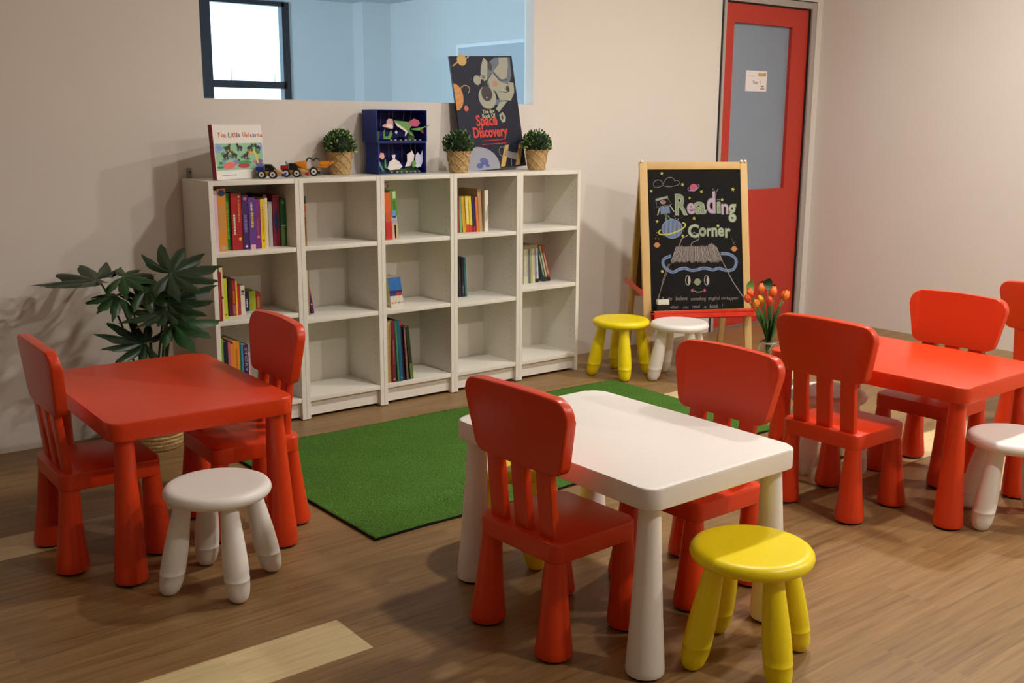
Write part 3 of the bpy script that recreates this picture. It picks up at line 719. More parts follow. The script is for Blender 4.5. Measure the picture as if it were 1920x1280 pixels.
bm = nb(); pr = [(.052, .040), (.086, .036), (.120, .062), (.114, .066), (.084, .046), (.058, .052), (.058, .066), (.052, .066)]
vs0 = [bm.verts.new((x, -.028, zz)) for x, zz in pr]; vs1 = [bm.verts.new((x, .028, zz)) for x, zz in pr]
bm.faces.new(vs0); bm.faces.new(vs1[::-1])
for i in range(8): bm.faces.new((vs0[i], vs1[i], vs1[(i+1) % 8], vs0[(i+1) % 8]))
for y in (-.028, .025): box(bm, .054, .100, y, y+.003, .044, .064)
finish('scoop', bm, OR, t, 0)
for x in (-.034, .030):
    for y in (-.027, .027): wheel(t, x, y, .0195, .014)

# little potted plants
def shrub(x, y, label, seed):
    t = empty('potted_plant', (x, y, TOP), seed, label, 'plant', 'small green plants in woven pots on the bookcases')
    n = 30; bm = nb(); rings = []
    prof = [(.036, 0), (.042, .002), (.0455, .02), (.049, .045), (.052, .07), (.0545, .09), (.0565, .102), (.0535, .103), (.052, .09)]
    lathe(bm, prof, n=n)
    for v in bm.verts:
        a_ = math.atan2(v.co.y, v.co.x); k = 1+.03*math.sin(a_*9+v.co.z*90)*math.sin(a_*9-v.co.z*90)
        v.co.x *= k; v.co.y *= k
        if v.co.z > .098: v.co.z += .003*math.sin(a_*14)
    p = finish('pot', bm, RAFF, t)
    # raised diamond weave
    bm = nb()
    for s_ in (-1, 1):
        for k in range(7):
            tube(bm, [((.0415+.0155*f+.0012)*math.cos(k*2*PI/7+s_*f*2.0), (.041+.0155*f+.0012)*math.sin(k*2*PI/7+s_*f*2.0), .003+.097*f) for f in [j/8 for j in range(9)]], .0030, 6)
    finish('weave', bm, RAFF, p)
    finish('soil', lathe(nb(), [(.051, .088), (.0515, .094)], n=20), SOIL, t, 0)
    rng = random.Random(seed); bm = nb()
    for k in range(430):
        # points on/in a dome
        u = rng.random(); ph = rng.uniform(0, 2*PI); el = math.asin(rng.uniform(-.35, 1))
        rr = (.45+.55*rng.random()**.4)
        d = Vector((math.cos(el)*math.cos(ph), math.cos(el)*math.sin(ph), math.sin(el)))
        c = Vector((0, 0, .128))+Vector((d.x*.077, d.y*.077, d.z*.078))*rr
        if c.z < .098: c.z = .098+rng.random()*.01
        dirn = (d+Vector((rng.uniform(-.5, .5), rng.uniform(-.5, .5), rng.uniform(.0, .8)))).normalized()
        s_ = dirn.cross(Vector((rng.uniform(-1, 1), rng.uniform(-1, 1), rng.uniform(-1, 1)))).normalized()
        L = rng.uniform(.014, .022); w = L*.34; nn = dirn.cross(s_)*L*.12
        mi = 0 if rng.random() < .55 else (1 if rng.random() < .6 else 2)
        p0, p1, p2, p3, p4 = c-dirn*L*.5, c+s_*w-nn*.2, c+dirn*L*.5, c-s_*w-nn*.2, c+nn
        vs = [bm.verts.new(p) for p in (p0, p1, p2, p3, p4)]
        for q in ((0, 1, 4), (1, 2, 4), (2, 3, 4), (3, 0, 4)): bm.faces.new([vs[i] for i in q]).material_index = mi
    me = bpy.data.meshes.new('foliage'); bm.to_mesh(me); bm.free()
    for m in (mat('shrub_dark', (44, 84, 38), .5), mat('shrub_mid', (84, 126, 54), .5), mat('shrub_light', (160, 182, 110), .5)): me.materials.append(m)
    o = bpy.data.objects.new('foliage', me); C.objects.link(o); o.parent = t
    # twiggy core keeps the dome dense
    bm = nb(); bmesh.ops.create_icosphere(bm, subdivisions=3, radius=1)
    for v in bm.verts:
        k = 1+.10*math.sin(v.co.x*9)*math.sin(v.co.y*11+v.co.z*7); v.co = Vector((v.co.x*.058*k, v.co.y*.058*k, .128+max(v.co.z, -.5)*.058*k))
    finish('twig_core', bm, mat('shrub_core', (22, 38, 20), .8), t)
shrub(.722, -.075, 'small potted plant in a woven pot right of the toy vehicles', 1)
shrub(1.292, -.205, 'small potted plant in a woven pot in front of the space book', 2)
shrub(1.812, -.162, 'small potted plant in a woven pot at the right end of the bookcases', 3)

# blue shadow box with paper garden
t = empty('shadow_box', (.876, -.150, TOP), math.radians(0), 'blue open-fronted box with paper flowers on two levels, on the middle bookcase', 'box')
bw, bd, bh = .268, .115, .293
def lid(x0, x1, y0, y1, z0, z1, name):
    bm = nb(); th = .004
    box(bm, x0, x0+th, y0, y1, z0, z1); box(bm, x1-th, x1, y0, y1, z0, z1); box(bm, x0+th, x1-th, y0, y1, z0, z0+th); box(bm, x0+th, x1-th, y0, y1, z1-th, z1)
    box(bm, x0+th, x1-th, y1-.003, y1, z0+th, z1-th, 1)
    for v in bm.verts: v.co += Vector((0, 0, .0))
    finish(name, bm, [BLUEB, BLUEI], t, 0)
lid(.004, bw, 0, bd, 0, .145, 'lower_box'); lid(-.004, bw+.002, -.003, bd+.012, .1455, bh, 'upper_box')
pk = mat('paper_pink', (226, 168, 160), .7); pw = mat('paper_white', (232, 222, 220), .7); pg = mat('paper_green', (96, 156, 70), .7); pdg = mat('paper_dark_green', (52, 90, 48), .7); pr_ = mat('paper_rose', (190, 90, 120), .7); plb = mat('paper_lilac', (200, 200, 226), .7); por = mat('paper_brown', (160, 110, 70), .7)
def paper(pts, y, m, z0, name='paper_shape'):
    bm = nb(); a0 = [bm.verts.new((u, y, z0+v)) for u, v in pts]; a1 = [bm.verts.new((u, y+.0012, z0+v)) for u, v in pts]
    bm.faces.new(a0); bm.faces.new(a1[::-1]); n = len(pts)
    for i in range(n): bm.faces.new((a0[i], a1[i], a1[(i+1) % n], a0[(i+1) % n]))
    return finish(name, bm, m, t, 0)
def px2(L, lvl):
    # box-front picture coordinates: x 310..1215, upper y 100..650, lower 680..1190
    out = []
    for x, y in L:
        u = (x-318)/(1215-318)*.262+.004
        v = (645-y)/545*.143+.150 if lvl else (1188-y)/505*.140+.004
        out.append((u, v))
    return out
paper(px2([(440, 378), (480, 352), (520, 345), (525, 290), (560, 255), (630, 262), (645, 310), (640, 430), (590, 432), (470, 400)], 1), .02, pk, 0, 'paper_flower')
paper(px2([(500, 395), (530, 350), (600, 350), (640, 400), (600, 428)], 1), .018, pw, 0, 'paper_petal')
paper(px2([(640, 285), (880, 305), (940, 350), (960, 395), (930, 440), (1010, 560), (960, 540), (890, 480), (850, 560), (838, 550), (850, 470), (700, 390)], 1), .012, mat('paper_leaf_green', (110, 158, 90), .7), 0, 'paper_leaf')
paper(px2([(655, 310), (840, 430), (890, 480), (850, 560), (838, 545), (850, 478), (690, 380)], 1), .010, pw, 0, 'paper_petal')
paper(px2([(890, 340), (930, 300), (1020, 250), (1110, 280), (1140, 330), (1090, 390), (960, 385)], 1), .014, pr_, 0, 'paper_flower')
paper(px2([(930, 430), (1130, 405), (1290, 358), (1285, 372), (1160, 420), (1080, 460), (950, 450)], 1), -.002, pg, 0, 'paper_stalk')
paper(px2([(1110, 440), (1150, 415), (1205, 440), (1205, 520)], 1), .016, por, 0, 'paper_leaf')
paper(px2([(315, 630), (330, 560), (380, 480), (410, 470), (400, 620)], 1), .03, pdg, 0, 'paper_leaf')
paper(px2([(470, 610), (475, 480), (500, 430), (500, 560), (560, 560), (610, 450), (640, 520), (600, 610)], 1), .026, pg, 0, 'paper_leaf')
paper(px2([(960, 630), (980, 490), (1040, 470), (1090, 560), (1080, 630)], 1), .04, pdg, 0, 'paper_leaf')
paper(px2([(670, 490), (700, 455), (725, 490), (700, 525)], 1), .02, plb, 0, 'paper_petal')
paper(px2([(370, 915), (400, 850), (460, 860), (470, 930), (440, 965), (400, 940)], 0), .02, pk, 0, 'paper_flower')
paper(px2([(345, 930), (380, 990), (440, 1110), (460, 1140), (430, 1150), (370, 1060)], 0), .02, mat('paper_bluegreen', (90, 150, 130), .7), 0, 'paper_leaf')
paper(px2([(480, 950), (500, 960), (510, 1060), (545, 1130), (480, 1100)], 0), .024, pg, 0, 'paper_leaf')
paper(px2([(520, 1110), (560, 1000), (630, 960), (600, 890), (670, 885), (660, 960), (740, 1000), (800, 1085), (740, 1130), (560, 1140)], 0), .018, pw, 0, 'paper_flower')
paper(px2([(860, 1090), (900, 1000), (900, 880), (965, 850), (990, 815), (1040, 900), (1020, 1010), (960, 1080)], 0), .022, pw, 0, 'paper_flower')
paper(px2([(1030, 1080), (1050, 900), (1090, 850), (1140, 900), (1180, 820), (1190, 990), (1150, 1090), (1080, 1110)], 0), .016, plb, 0, 'paper_flower')
paper(px2([(970, 1080), (990, 990), (1040, 985), (1050, 1050), (1000, 1110)], 0), .012, pg, 0, 'paper_leaf')
paper(px2([(400, 1185), (450, 1130), (560, 1150), (680, 1090), (820, 1130), (900, 1110), (1000, 1090), (1130, 1130), (1180, 1185)], 0), .035, pdg, 0, 'paper_grass')
rng = random.Random(5)
for lvl, ys in ((1, .151), (0, .0045)):
    for k in range(7):
        bm = nb(); bmesh.ops.create_icosphere(bm, subdivisions=2, radius=1); cx = .08+k*.026+rng.uniform(-.004, .004)
        for v in bm.verts: v.co = Vector((cx+v.co.x*.008, .012+rng.random()*0+v.co.y*.006, ys+.003+v.co.z*.005))
        finish('pebble', bm, mat('pebble_tan', (176, 156, 136), .8) if k % 2 else mat('pebble_olive', (140, 136, 96), .8), t)
bm = nb()
for u, v0, v1 in [(.036, .215, .289), (.080, .25, .289), (.100, .25, .289), (.160, .245, .289), (.2, .25, .289)]: tube(bm, [(u, .03, v0), (u+.006, .03, v1)], .0012, 5)
for u, v0, v1 in [(.030, .095, .141), (.078, .07, .141), (.098, .09, .141), (.150, .05, .141), (.200, .09, .141), (.225, .09, .141)]: tube(bm, [(u, .03, v0), (u, .03, v1)], .0012, 5)
finish('string', bm, mat('grey_string', (90, 84, 96), .8), t)

# big space book leaning on the wall
th = .010; y_b = -.108; Wb = .405
wl = .560
tilt = math.asin((-y_b-th)/wl*0.92)*-1
t = empty('space_book', (1.428, y_b, TOP), math.radians(5.2*0), 'very tall navy picture book titled The Big Book Of Space Discovery, leaning on the wall', 'book')
Hb = wl
# lower right corner sits nearer the wall than the lower left one: shear handled by slight yaw
t.rotation_euler = (0, math.radians(-2.6), math.radians(3.0)); t.location = (1.398, -.112, TOP)
tilt = -.165
def tb(bm, off=.002):
    for v in bm.verts:
        y, zz = v.co.y, v.co.z; v.co.y = y*math.cos(tilt)-zz*math.sin(tilt); v.co.z = y*math.sin(tilt)+zz*math.cos(tilt)+off
    return bm
NAVY = mat('glossy_navy_cover', (36, 38, 56), .5, spec=.2, noise=(4, .2))
bm = nb(); box(bm, 0, Wb, 0, .0025, 0, Hb); box(bm, 0, Wb, th-.0025, th, 0, Hb); box(bm, 0, .002, .0025, th-.0025, 0, Hb)
finish('cover', tb(bm), NAVY, t, 0)
finish('page_block', tb(box(nb(), .003, Wb-.004, .0025, th-.0025, .003, Hb-.003)), PAGES, t, 0)
a = Art((0, -.0002, .002), (1, 0, 0), (0, -math.sin(tilt), math.cos(tilt)), (0, -math.cos(tilt), -math.sin(tilt)))
def q(x, y):
    # cover picture coordinates: corners TL(92,87) TR(742,105) BR(872,1205) BL(215,1242)
    f = (y-96)/(1223-96); xl = 92+(215-92)*f; xr = 742+(872-742)*f
    return ((x-xl)/(xr-xl)*Wb, (1-f)*Hb)
def Q(L): return [q(*p) for p in L]
yl = mat('print_ochre', (196, 160, 84), .45); og = mat('print_orange', (206, 132, 50), .45); suit = mat('print_suit', (158, 160, 140), .45); suitd = mat('print_suit_blue', (92, 106, 122), .45); vis = mat('print_visor', (40, 24, 20), .4)
a.ell(*q(216, 135), .030, .028, yl, 1); a.poly(Q([(120, 190), (170, 150), (180, 160), (130, 196)]), yl, 1); a.line(Q([(262, 120), (295, 92)]), .006, yl, 1)
u, v = q(134, 495); a.ell(.001, v, .052, .066, og, 1, t0=-PI/2, t1=PI/2, n=16); 
for dv in (-.03, .0, .028): a.line([(.002, v+dv), (.045, v+dv+.012)], .004, yl, 2)
a.arc(*q(240, 430), .030, .022, .004, yl, 2, t0=-1.2, t1=2.4, rot=.3)
a.ell(*q(247, 610), .014, .014, mat('print_ember', (210, 96, 40), .45), 1)
# astronaut, upside-down, floating: body, limbs, helmet
a.poly(Q([(440, 200), (560, 110), (720, 110), (735, 300), (690, 420), (560, 460), (470, 380)]), suitd, 1)
a.poly(Q([(600, 110), (690, 110), (700, 180), (680, 320), (630, 340), (540, 250), (600, 180)]), suit, 2)
a.poly(Q([(410, 200), (440, 110), (480, 150), (470, 330), (440, 350), (405, 270)]), suit, 2)
a.poly(Q([(480, 330), (520, 260), (620, 360), (690, 380), (680, 460), (560, 450), (500, 420)]), suit, 3)
a.poly(Q([(560, 450), (680, 470), (700, 360), (755, 370), (760, 470), (720, 550), (600, 540)]), suit, 3.5)
a.ell(*q(690, 430), .012, .016, vis, 4); a.ell(*q(505, 200), .014, .022, vis, 3); a.ell(*q(555, 375), .017, .014, mat('print_salmon', (180, 128, 104), .45), 4)
a.ell(*q(368, 335), .024, .024, suit, 2); a.line(Q([(400, 310), (450, 300)]), .02, suit, 2)
a.ell(*q(470, 510), .057, .058, suit, 4, rot=.5); a.ell(*q(463, 470), .035, .039, vis, 5); a.ell(*q(462, 510), .003, .004, mat('print_glint', (220, 220, 220), .4), 6)
a.line(Q([(540, 560), (660, 560)]), .025, suitd, 3); a.poly(Q([(600, 560), (680, 555), (590, 660), (555, 630)]), suit, 3.6)
a.poly(Q([(590, 690), (625, 660), (660, 710), (655, 760), (625, 770), (600, 735)]), suit, 3.6); a.ell(*q(622, 715), .006, .012, vis, 4)
a.line(Q([(540, 260), (600, 340), (690, 340)]), .006, vis, 4.5); a.line(Q([(440, 390), (520, 270)]), .005, vis, 4.5)
cream = mat('print_cream', (196, 188, 150), .45); redp = mat('print_title_red', (206, 52, 36), .45)
def T_(s, x0, y0, x1, y1, m, b):
    p0 = q(x0, y1); p1 = q(x1, y1); p2 = q(x0, y0)
    a.text(s, p0[0], p0[1], .05, m, 6, bold=b, width=p1[0]-p0[0], height=p2[1]-p0[1])
T_('The Big', 415, 632, 542, 680, cream, .001); T_('Book Of', 412, 672, 550, 716, cream, .001)
T_('Space', 352, 680, 575, 826, redp, .0016); T_('Discovery', 318, 800, 682, 940, redp, .0016)
a.line(Q([(400, 940), (625, 938)]), .003, redp, 6); a.line(Q([(400, 976), (655, 976)]), .003, redp, 6)
moon = mat('print_moon', (150, 152, 164), .45)
pts = []
for k in range(15):
    an = PI*.5*(k/14); pts.append(q(330+255*math.sin(an), 1228-232*math.cos(an)))
a.poly([q(330, 1232)]+[q(222, 1238), q(200, 1060)]+pts, moon, 1)
a.ell(*q(415, 1145), .028, .018, mat('print_moon_blue', (78, 90, 150), .45), 2, rot=-.3); a.ell(*q(370, 1185), .022, .014, mat('print_moon_blue', (78, 90, 150), .45), 2); a.ell(*q(450, 1190), .014, .008, mat('print_moon_blue', (78, 90, 150), .45), 2)
a.poly(Q([(640, 1000), (685, 995), (660, 1110), (640, 1210), (590, 1215), (612, 1110)]), yl, 3); a.poly(Q([(795, 990), (838, 985), (820, 1110), (800, 1205), (752, 1210), (775, 1090)]), yl, 3)
a.poly(Q([(650, 1050), (780, 1090), (770, 1160), (640, 1110)]), mat('print_module', (140, 134, 128), .45), 4); a.arc(*q(610, 1060), .02, .024, .003, mat('print_module', (140, 134, 128), .45), 3)
a.line(Q([(708, 1140), (710, 1215)]), .003, moon, 3)
rng = random.Random(9)
for k in range(26): a.ell(rng.uniform(.01, Wb-.01), rng.uniform(.01, Hb-.01), .0012, .0012, moon, .5, n=6)
a.build('cover_print', t)

# ------------------------------------------------------------------ green rug
bm = nb(); rng = random.Random(11)
cn = [(-.072, -1.668), (1.955, -1.650), (1.985, -.592), (-.085, -.530)]
nx, ny = 170, 90
def rugz(u, v):
    zz = .0100
    for (uc, vc, du, dv, hh, an) in [(.235, .155, .035, .012, .012, -.9), (.20, .16, .05, .02, .006, .3), (.46, .27, .05, .008, .005, .2), (.3, .25, .14, .012, .004, .35), (.05, .45, .04, .01, .005, .0), (.56, .2, .12, .03, .004, .1)]:
        x, y = (u-uc), (v-vc)*.52; c, s_ = math.cos(an), math.sin(an); xx, yy = x*c+y*s_, -x*s_+y*c
        zz += hh*math.exp(-(xx/du)**2-(yy/dv)**2)
    return zz
grid = []
for j in range(ny+1):
    row = []
    for i in range(nx+1):
        u, v = i/nx, j/ny
        p = (Vector(cn[0])*(1-u)*(1-v)+Vector(cn[1])*u*(1-v)+Vector(cn[2])*u*v+Vector(cn[3])*(1-u)*v)
        e = min(u, 1-u)*2/.008 if min(u, 1-u) < .004 else 1
        row.append(bm.verts.new((p.x, p.y+(.004*math.sin(u*17) if j in (0, ny) else 0), rugz(u, v)+rng.uniform(-.0012, .0012))))
    grid.append(row)
for j in range(ny):
    for i in range(nx): bm.faces.new((grid[j][i], grid[j][i+1], grid[j+1][i+1], grid[j+1][i]))
border = [grid[0][i] for i in range(nx+1)]+[grid[j][nx] for j in range(1, ny+1)]+[grid[ny][i] for i in range(nx-1, -1, -1)]+[grid[j][0] for j in range(ny-1, 0, -1)]
low = [bm.verts.new((v.co.x, v.co.y, .0005)) for v in border]; n = len(border)
for i in range(n):
    f = bm.faces.new((border[(i+1) % n], border[i], low[i], low[(i+1) % n])); f.material_index = 1
def grass():
    m = bpy.data.materials.new('green_artificial_turf'); m.use_nodes = True; nt = m.node_tree; b = nt.nodes['Principled BSDF']; L = nt.links.new
    b.inputs['Roughness'].default_value = .9; b.inputs['Specular IOR Level'].default_value = .15
    tc = nt.nodes.new('ShaderNodeTexCoord'); n1 = nt.nodes.new('ShaderNodeTexNoise'); n1.inputs['Scale'].default_value = 190; n1.inputs['Detail'].default_value = 3
    n2 = nt.nodes.new('ShaderNodeTexNoise'); n2.inputs['Scale'].default_value = 5; n2.inputs['Detail'].default_value = 3
    L(tc.outputs['Object'], n1.inputs[0]); L(tc.outputs['Object'], n2.inputs[0])
    cr = nt.nodes.new('ShaderNodeValToRGB'); e = cr.color_ramp.elements; e[0].position = .3; e[0].color = srgb(40, 74, 22); e[1].position = .7; e[1].color = srgb(96, 142, 54)
    L(n1.outputs['Fac'], cr.inputs[0])
    r = nt.nodes.new('ShaderNodeMapRange'); r.inputs['To Min'].default_value = .82; r.inputs['To Max'].default_value = 1.15; L(n2.outputs['Fac'], r.inputs[0])
    mx = nt.nodes.new('ShaderNodeMix'); mx.data_type = 'RGBA'; mx.blend_type = 'MULTIPLY'; mx.inputs['Factor'].default_value = 1
    L(cr.outputs[0], mx.inputs[6]); L(r.outputs[0], mx.inputs[7]); L(mx.outputs[2], b.inputs['Base Color'])
    bp = nt.nodes.new('ShaderNodeBump'); bp.inputs['Strength'].default_value = .9; bp.inputs['Distance'].default_value = .004
    L(n1.outputs['Fac'], bp.inputs['Height']); L(bp.outputs[0], b.inputs['Normal'])
    return m
TURF = grass()
rug = finish('turf_rug', bm, [TURF, mat('rug_black_edge', (18, 24, 20), .9)], None, 0)
prop(rug, 'green artificial turf rug with small wrinkles lying on the wooden floor', 'rug')
for p in rug.data.polygons: p.use_smooth = p.material_index == 0

# ------------------------------------------------------------------ easel
EX, EY, EA, EH, EW, ED = 2.643, -.484, -.469, 1.096, .612, .209
t = empty('chalkboard_easel', (EX, EY, 0), EA, 'wooden A-frame easel with a black chalkboard reading Reading Corner, by the red door', 'easel')
SL = math.hypot(EH, ED); ca, sa = EH/SL, ED/SL
def front(u, s, n=0): # u across, s distance down the slope from top, n out of the board
    return Vector((u, -sa*s-ca*n, EH-ca*s+ -sa*n*-1*0+sa*0)) + Vector((0, 0, 0)) + Vector((0, 0, -0)) + Vector((0, 0, 0)) + Vector((0, 0, sa*n*1))
def back(u, s, n=0): return Vector((u, sa*s+ca*n, EH-ca*s+sa*n))
def fbox(name, fn, u0, u1, s0, s1, n0, n1, m, parent, bev=.002):
    bm = box(nb(), u0, u1, n0, n1, s0, s1, 0, bev, 2)
    for v in bm.verts: v.co = fn(v.co.x, v.co.z, v.co.y)
    return finish(name, bm, m, parent)
hw = EW/2; bar = .040
for s_ in (-1, 1):
    x0, x1 = (-hw, -hw+bar+.004) if s_ < 0 else (hw-bar, hw)
    fbox('front_leg', front, x0, x1, 0, SL-.006, -.018, 0, WOOD, t)
    fbox('rear_leg', back, x0+(.008 if s_ < 0 else -.0), x1-(.0 if s_ < 0 else .008), .004, SL-.004, -.0, .018, WOOD, t)
fbox('top_rail', front, -hw+bar+.004, hw-bar, 0, .040, -.018, -.001, WOOD, t)
bz0, bz1 = .040, .806
cb = fbox('chalkboard', front, -hw+bar+.004, hw-bar, bz0, bz1, -.014, -.006, SLATE, t, 0)
fbox('rear_board', back, -hw+bar+.004, hw-bar, .04, .72, .004, .010, WOODD, t, 0)
fbox('rear_rail', back, -hw+bar+.004, hw-bar, .72, .76, .0, .018, WOOD, t)
fbox('top_rear_rail', back, -hw+bar+.004, hw-bar, .004, .04, .0, .018, WOOD, t)
# tray
bm = nb(); u0, u1 = -hw+.038, hw+.002
sT = .808
for (n0, n1, s0, s1) in ((0.001, .062, sT, sT+.008), (.056, .062, sT-.010, sT+.030), (-.018, .001, sT, sT+.034)):
    b2 = box(nb(), u0, u1, n0, n1, s0, s1, 0, .0015, 1)
    for v in b2.verts: v.co = front(v.co.x, v.co.z, v.co.y)
    me = bpy.data.meshes.new('tmp'); b2.to_mesh(me); b2.free(); bm.from_mesh(me); bpy.data.meshes.remove(me)
finish('tray', bm, TRAYR, t)
fbox('tray_lip', front, u0, u1-.03, sT-.012, sT-.0105, .0, .062, WOOD, t, 0)
for s_ in (-1, 1):
    # red spreader arm joining front and rear leg
    sx = -hw-.006 if s_ < 0 else hw
    sA = .68
    zA = EH-ca*sA
    bm = box(nb(), sx, sx+.006, -sa*sA-.01, sa*sA+.05, zA-.022, zA+.008, 0, .002)
    for v in bm.verts: v.co.z += (v.co.y)*.10
    finish('spreader_arm', bm, mat('coral_plastic', (222, 84, 62), .4), t)
for u in (-hw+.012, hw-.034, hw-.012):
    finish('knob', lathe(nb(), [(.008, EH-.001), (.008, EH+.006), (.005, EH+.010)], (u, .0), n=14), CAPW, t)
# chalk drawing on the board
nrm = Vector((0, -ca, sa)); O = front(-hw+bar+.004, bz1, -.006)
# true board axes
Uax = Vector((1, 0, 0)); Vax = Vector((0, sa, ca))
BW, BH = EW-2*bar-.004, bz1-bz0
a = Art(O, Uax, Vax, nrm)
# the traced coordinates run TL(212,145) TR(873,147) BR(903,1145) BL(240,1165)
def q(x, y):
    f = 0.
    for _ in range(3):
        xl = 212+28*f; xr = 873+30*f; uu = (x-xl)/(xr-xl); yt = 145+2*uu; yb = 1165-20*uu; f = (y-yt)/(yb-yt)
    g = f/(1+.00*(1-f))
    return (uu*BW, (1-g)*BH)
def Q(L): return [q(*p) for p in L]
def chalk(n, rgb): return mat('chalk_'+n, rgb, .95, noise=(400, .25))
cwh = chalk('white', (176, 172, 162)); cgr = chalk('green', (128, 142, 114)); cpk = chalk('pink', (144, 122, 138)); cbl = chalk('blue', (104, 120, 150)); cye = chalk('yellow', (186, 184, 90)); cor = chalk('orange', (186, 126, 74)); cgy = chalk('grey', (140, 132, 126)); crs = chalk('rose', (176, 84, 108)); clb = chalk('light_blue', (130, 146, 180)); cdk = chalk('faint', (90, 88, 84))
rng = random.Random(2)
for x, y, r in [(315, 172, 12), (461, 252, 13), (241, 297, 11), (595, 303, 12), (822, 288, 14), (512, 348, 10), (744, 361, 13), (543, 492, 13), (282, 513, 12), (715, 545, 14), (463, 617, 11), (318, 868, 13)]:
    u, v = q(x, y); a.star(u, v, r*.00088, cye, 3, rng.uniform(-.3, .3))
def cloud(L, m): a.line(Q(L), .0026, m, 1)
cl = []
for cx, cy_, rx, ry, t0, t1 in [(290, 245, 32, 26, 3.5, 6.6), (372, 232, 36, 32, 3.3, 6.3), (418, 240, 22, 18, 4.2, 7.6)]:
    cl += [(cx+rx*math.cos(k), cy_+ry*math.sin(k)) for k in [t0+(t1-t0)*i/9 for i in range(10)]]
cl += [(400, 262), (360, 268), (320, 258), (290, 272), (262, 270), (256, 248)]
cloud(cl+[cl[0]], cgy)
# planets
u, v = q(540, 274); a.ell(u, v, .024, .020, crs, 1, rot=.3); a.arc(u, v, .034, .014, .0034, clb, 2, t0=2.4, t1=6.9, rot=.32)
u, v = q(388, 565); 
a.ell(u, v, .058, .051, cbl, 1)
for k in range(9): a.line([(u-.046+.0115*k, v-.034*math.sqrt(max(0, 1-((-.046+.0115*k)/.058)**2))), (u-.044+.0115*k+.004, v+.040*math.sqrt(max(0, 1-((-.044+.0115*k)/.058)**2)))], .0035, clb if k % 2 else cdk, 2)
a.arc(u, v, .058, .051, .003, clb, 2.2)
a.arc(u, v, .079, .023, .0075, cye, 3, t0=PI*.80, t1=PI*2.20, rot=.28)
for (x, y) in [(281, 680), (832, 709)]:
    u, v = q(x, y); a.poly([(u-.024, v-.001), (u, v+.006), (u+.024, v), (u, v-.006)], crs, 1); a.ell(u, v, .0155, .0145, cor, 2)
for x, y, m in [(280, 592, cye), (282, 612, crs), (272, 634, cye), (294, 636, cor), (812, 638, cgy), (822, 652, cye), (836, 662, cwh), (826, 672, cye), (838, 680, cgy), (412, 490, cwh), (402, 476, cgy), (455, 486, crs), (470, 580, clb), (430, 496, cye)]:
    u, v = q(x, y); a.ell(u, v, .0026, .0026, m, 1, n=8)
# little figure with a book for a head, standing on the blue planet
a.line(Q([(272, 362), (358, 340)]), .012, cgr, 3)
for k in range(8): a.line(Q([(272+k*11, 366-k*2.6), (276+k*11, 350-k*2.6)]), .003, cwh, 4)
a.line(Q([(274, 372), (280, 412), (386, 392), (352, 344)]), .0030, cgy, 2)
a.ell(*q(324, 376), .016, .011, cgy, 2); a.ell(*q(324, 376), .008, .007, crs, 3)
a.poly(Q([(304, 412), (362, 402), (376, 452), (308, 464)]), cbl, 1)
for k in range(5): a.line(Q([(310+k*14, 414-k*2), (314+k*14, 458-k*2)]), .002, clb, 2)
a.line(Q([(300, 418), (285, 470)]), .0055, cwh, 2); a.line(Q([(372, 400), (402, 444)]), .005, cwh, 2)
a.line(Q([(335, 462), (352, 496), (344, 512)]), .0045, cgr, 2); a.line(Q([(345, 462), (372, 490), (392, 498)]), .0045, cgr, 2); a.line(Q([(338, 490), (350, 514)]), .006, cgr, 2)
# lettering: chunky chalk letters
a.build('chalk_drawing', cb); drawing_done = True
a = Art(O, Uax, Vax, nrm)
def glyph(ch, x0, y0, x1, y1, m, m2, b=.012):
    p = q(x0, y1); p1 = q(x1, y1); p2 = q(x0, y0)
    a.text(ch, p[0], p[1], .12, m2, 3, bold=b, width=p1[0]-p[0], height=p2[1]-p[1])
    a.text(ch, p[0]+.0035, p[1]+.003, .12, m, 4, bold=b*.3, width=p1[0]-p[0]-.007, height=p2[1]-p[1]-.006)
lg = chalk('green_light', (160, 172, 148)); lp = chalk('pink_light', (176, 158, 172))
glyph('R', 410, 318, 500, 470, cgr, lg, .005); glyph('e', 492, 382, 552, 464, lp, cpk, .005); glyph('a', 545, 374, 632, 464, cgr, lg, .005)
glyph('d', 634, 300, 700, 460, lp, cpk, .005); glyph('i', 706, 374, 736, 458, cgr, lg, .005); glyph('n', 738, 388, 792, 466, lp, cpk, .005)
p_ = q(795, 522); 
glyph('g', 790, 390, 850, 522, lg, cgr, .005)
a.line(Q([(676, 282), (692, 304), (694, 330)]), .0028, cgy, 3); a.line(Q([(716, 284), (702, 304), (698, 330)]), .0028, cgy, 3)
for x in (712, 724): a.ell(*q(x, 360), .0035, .0035, cgr, 3, n=8)
glyph('C', 500, 532, 582, 632, lg, cgr, .005); glyph('o', 580, 556, 632, 622, cgr, lg, .005); glyph('r', 636, 560, 668, 622, lg, cgr, .005)
glyph('n', 668, 556, 712, 624, lg, cgr, .005); glyph('e', 714, 556, 762, 624, lg, cgr, .005); glyph('r', 766, 562, 808, 632, lg, cgr, .005)
a.build('chalk_title', cb); a = Art(O, Uax, Vax, nrm)
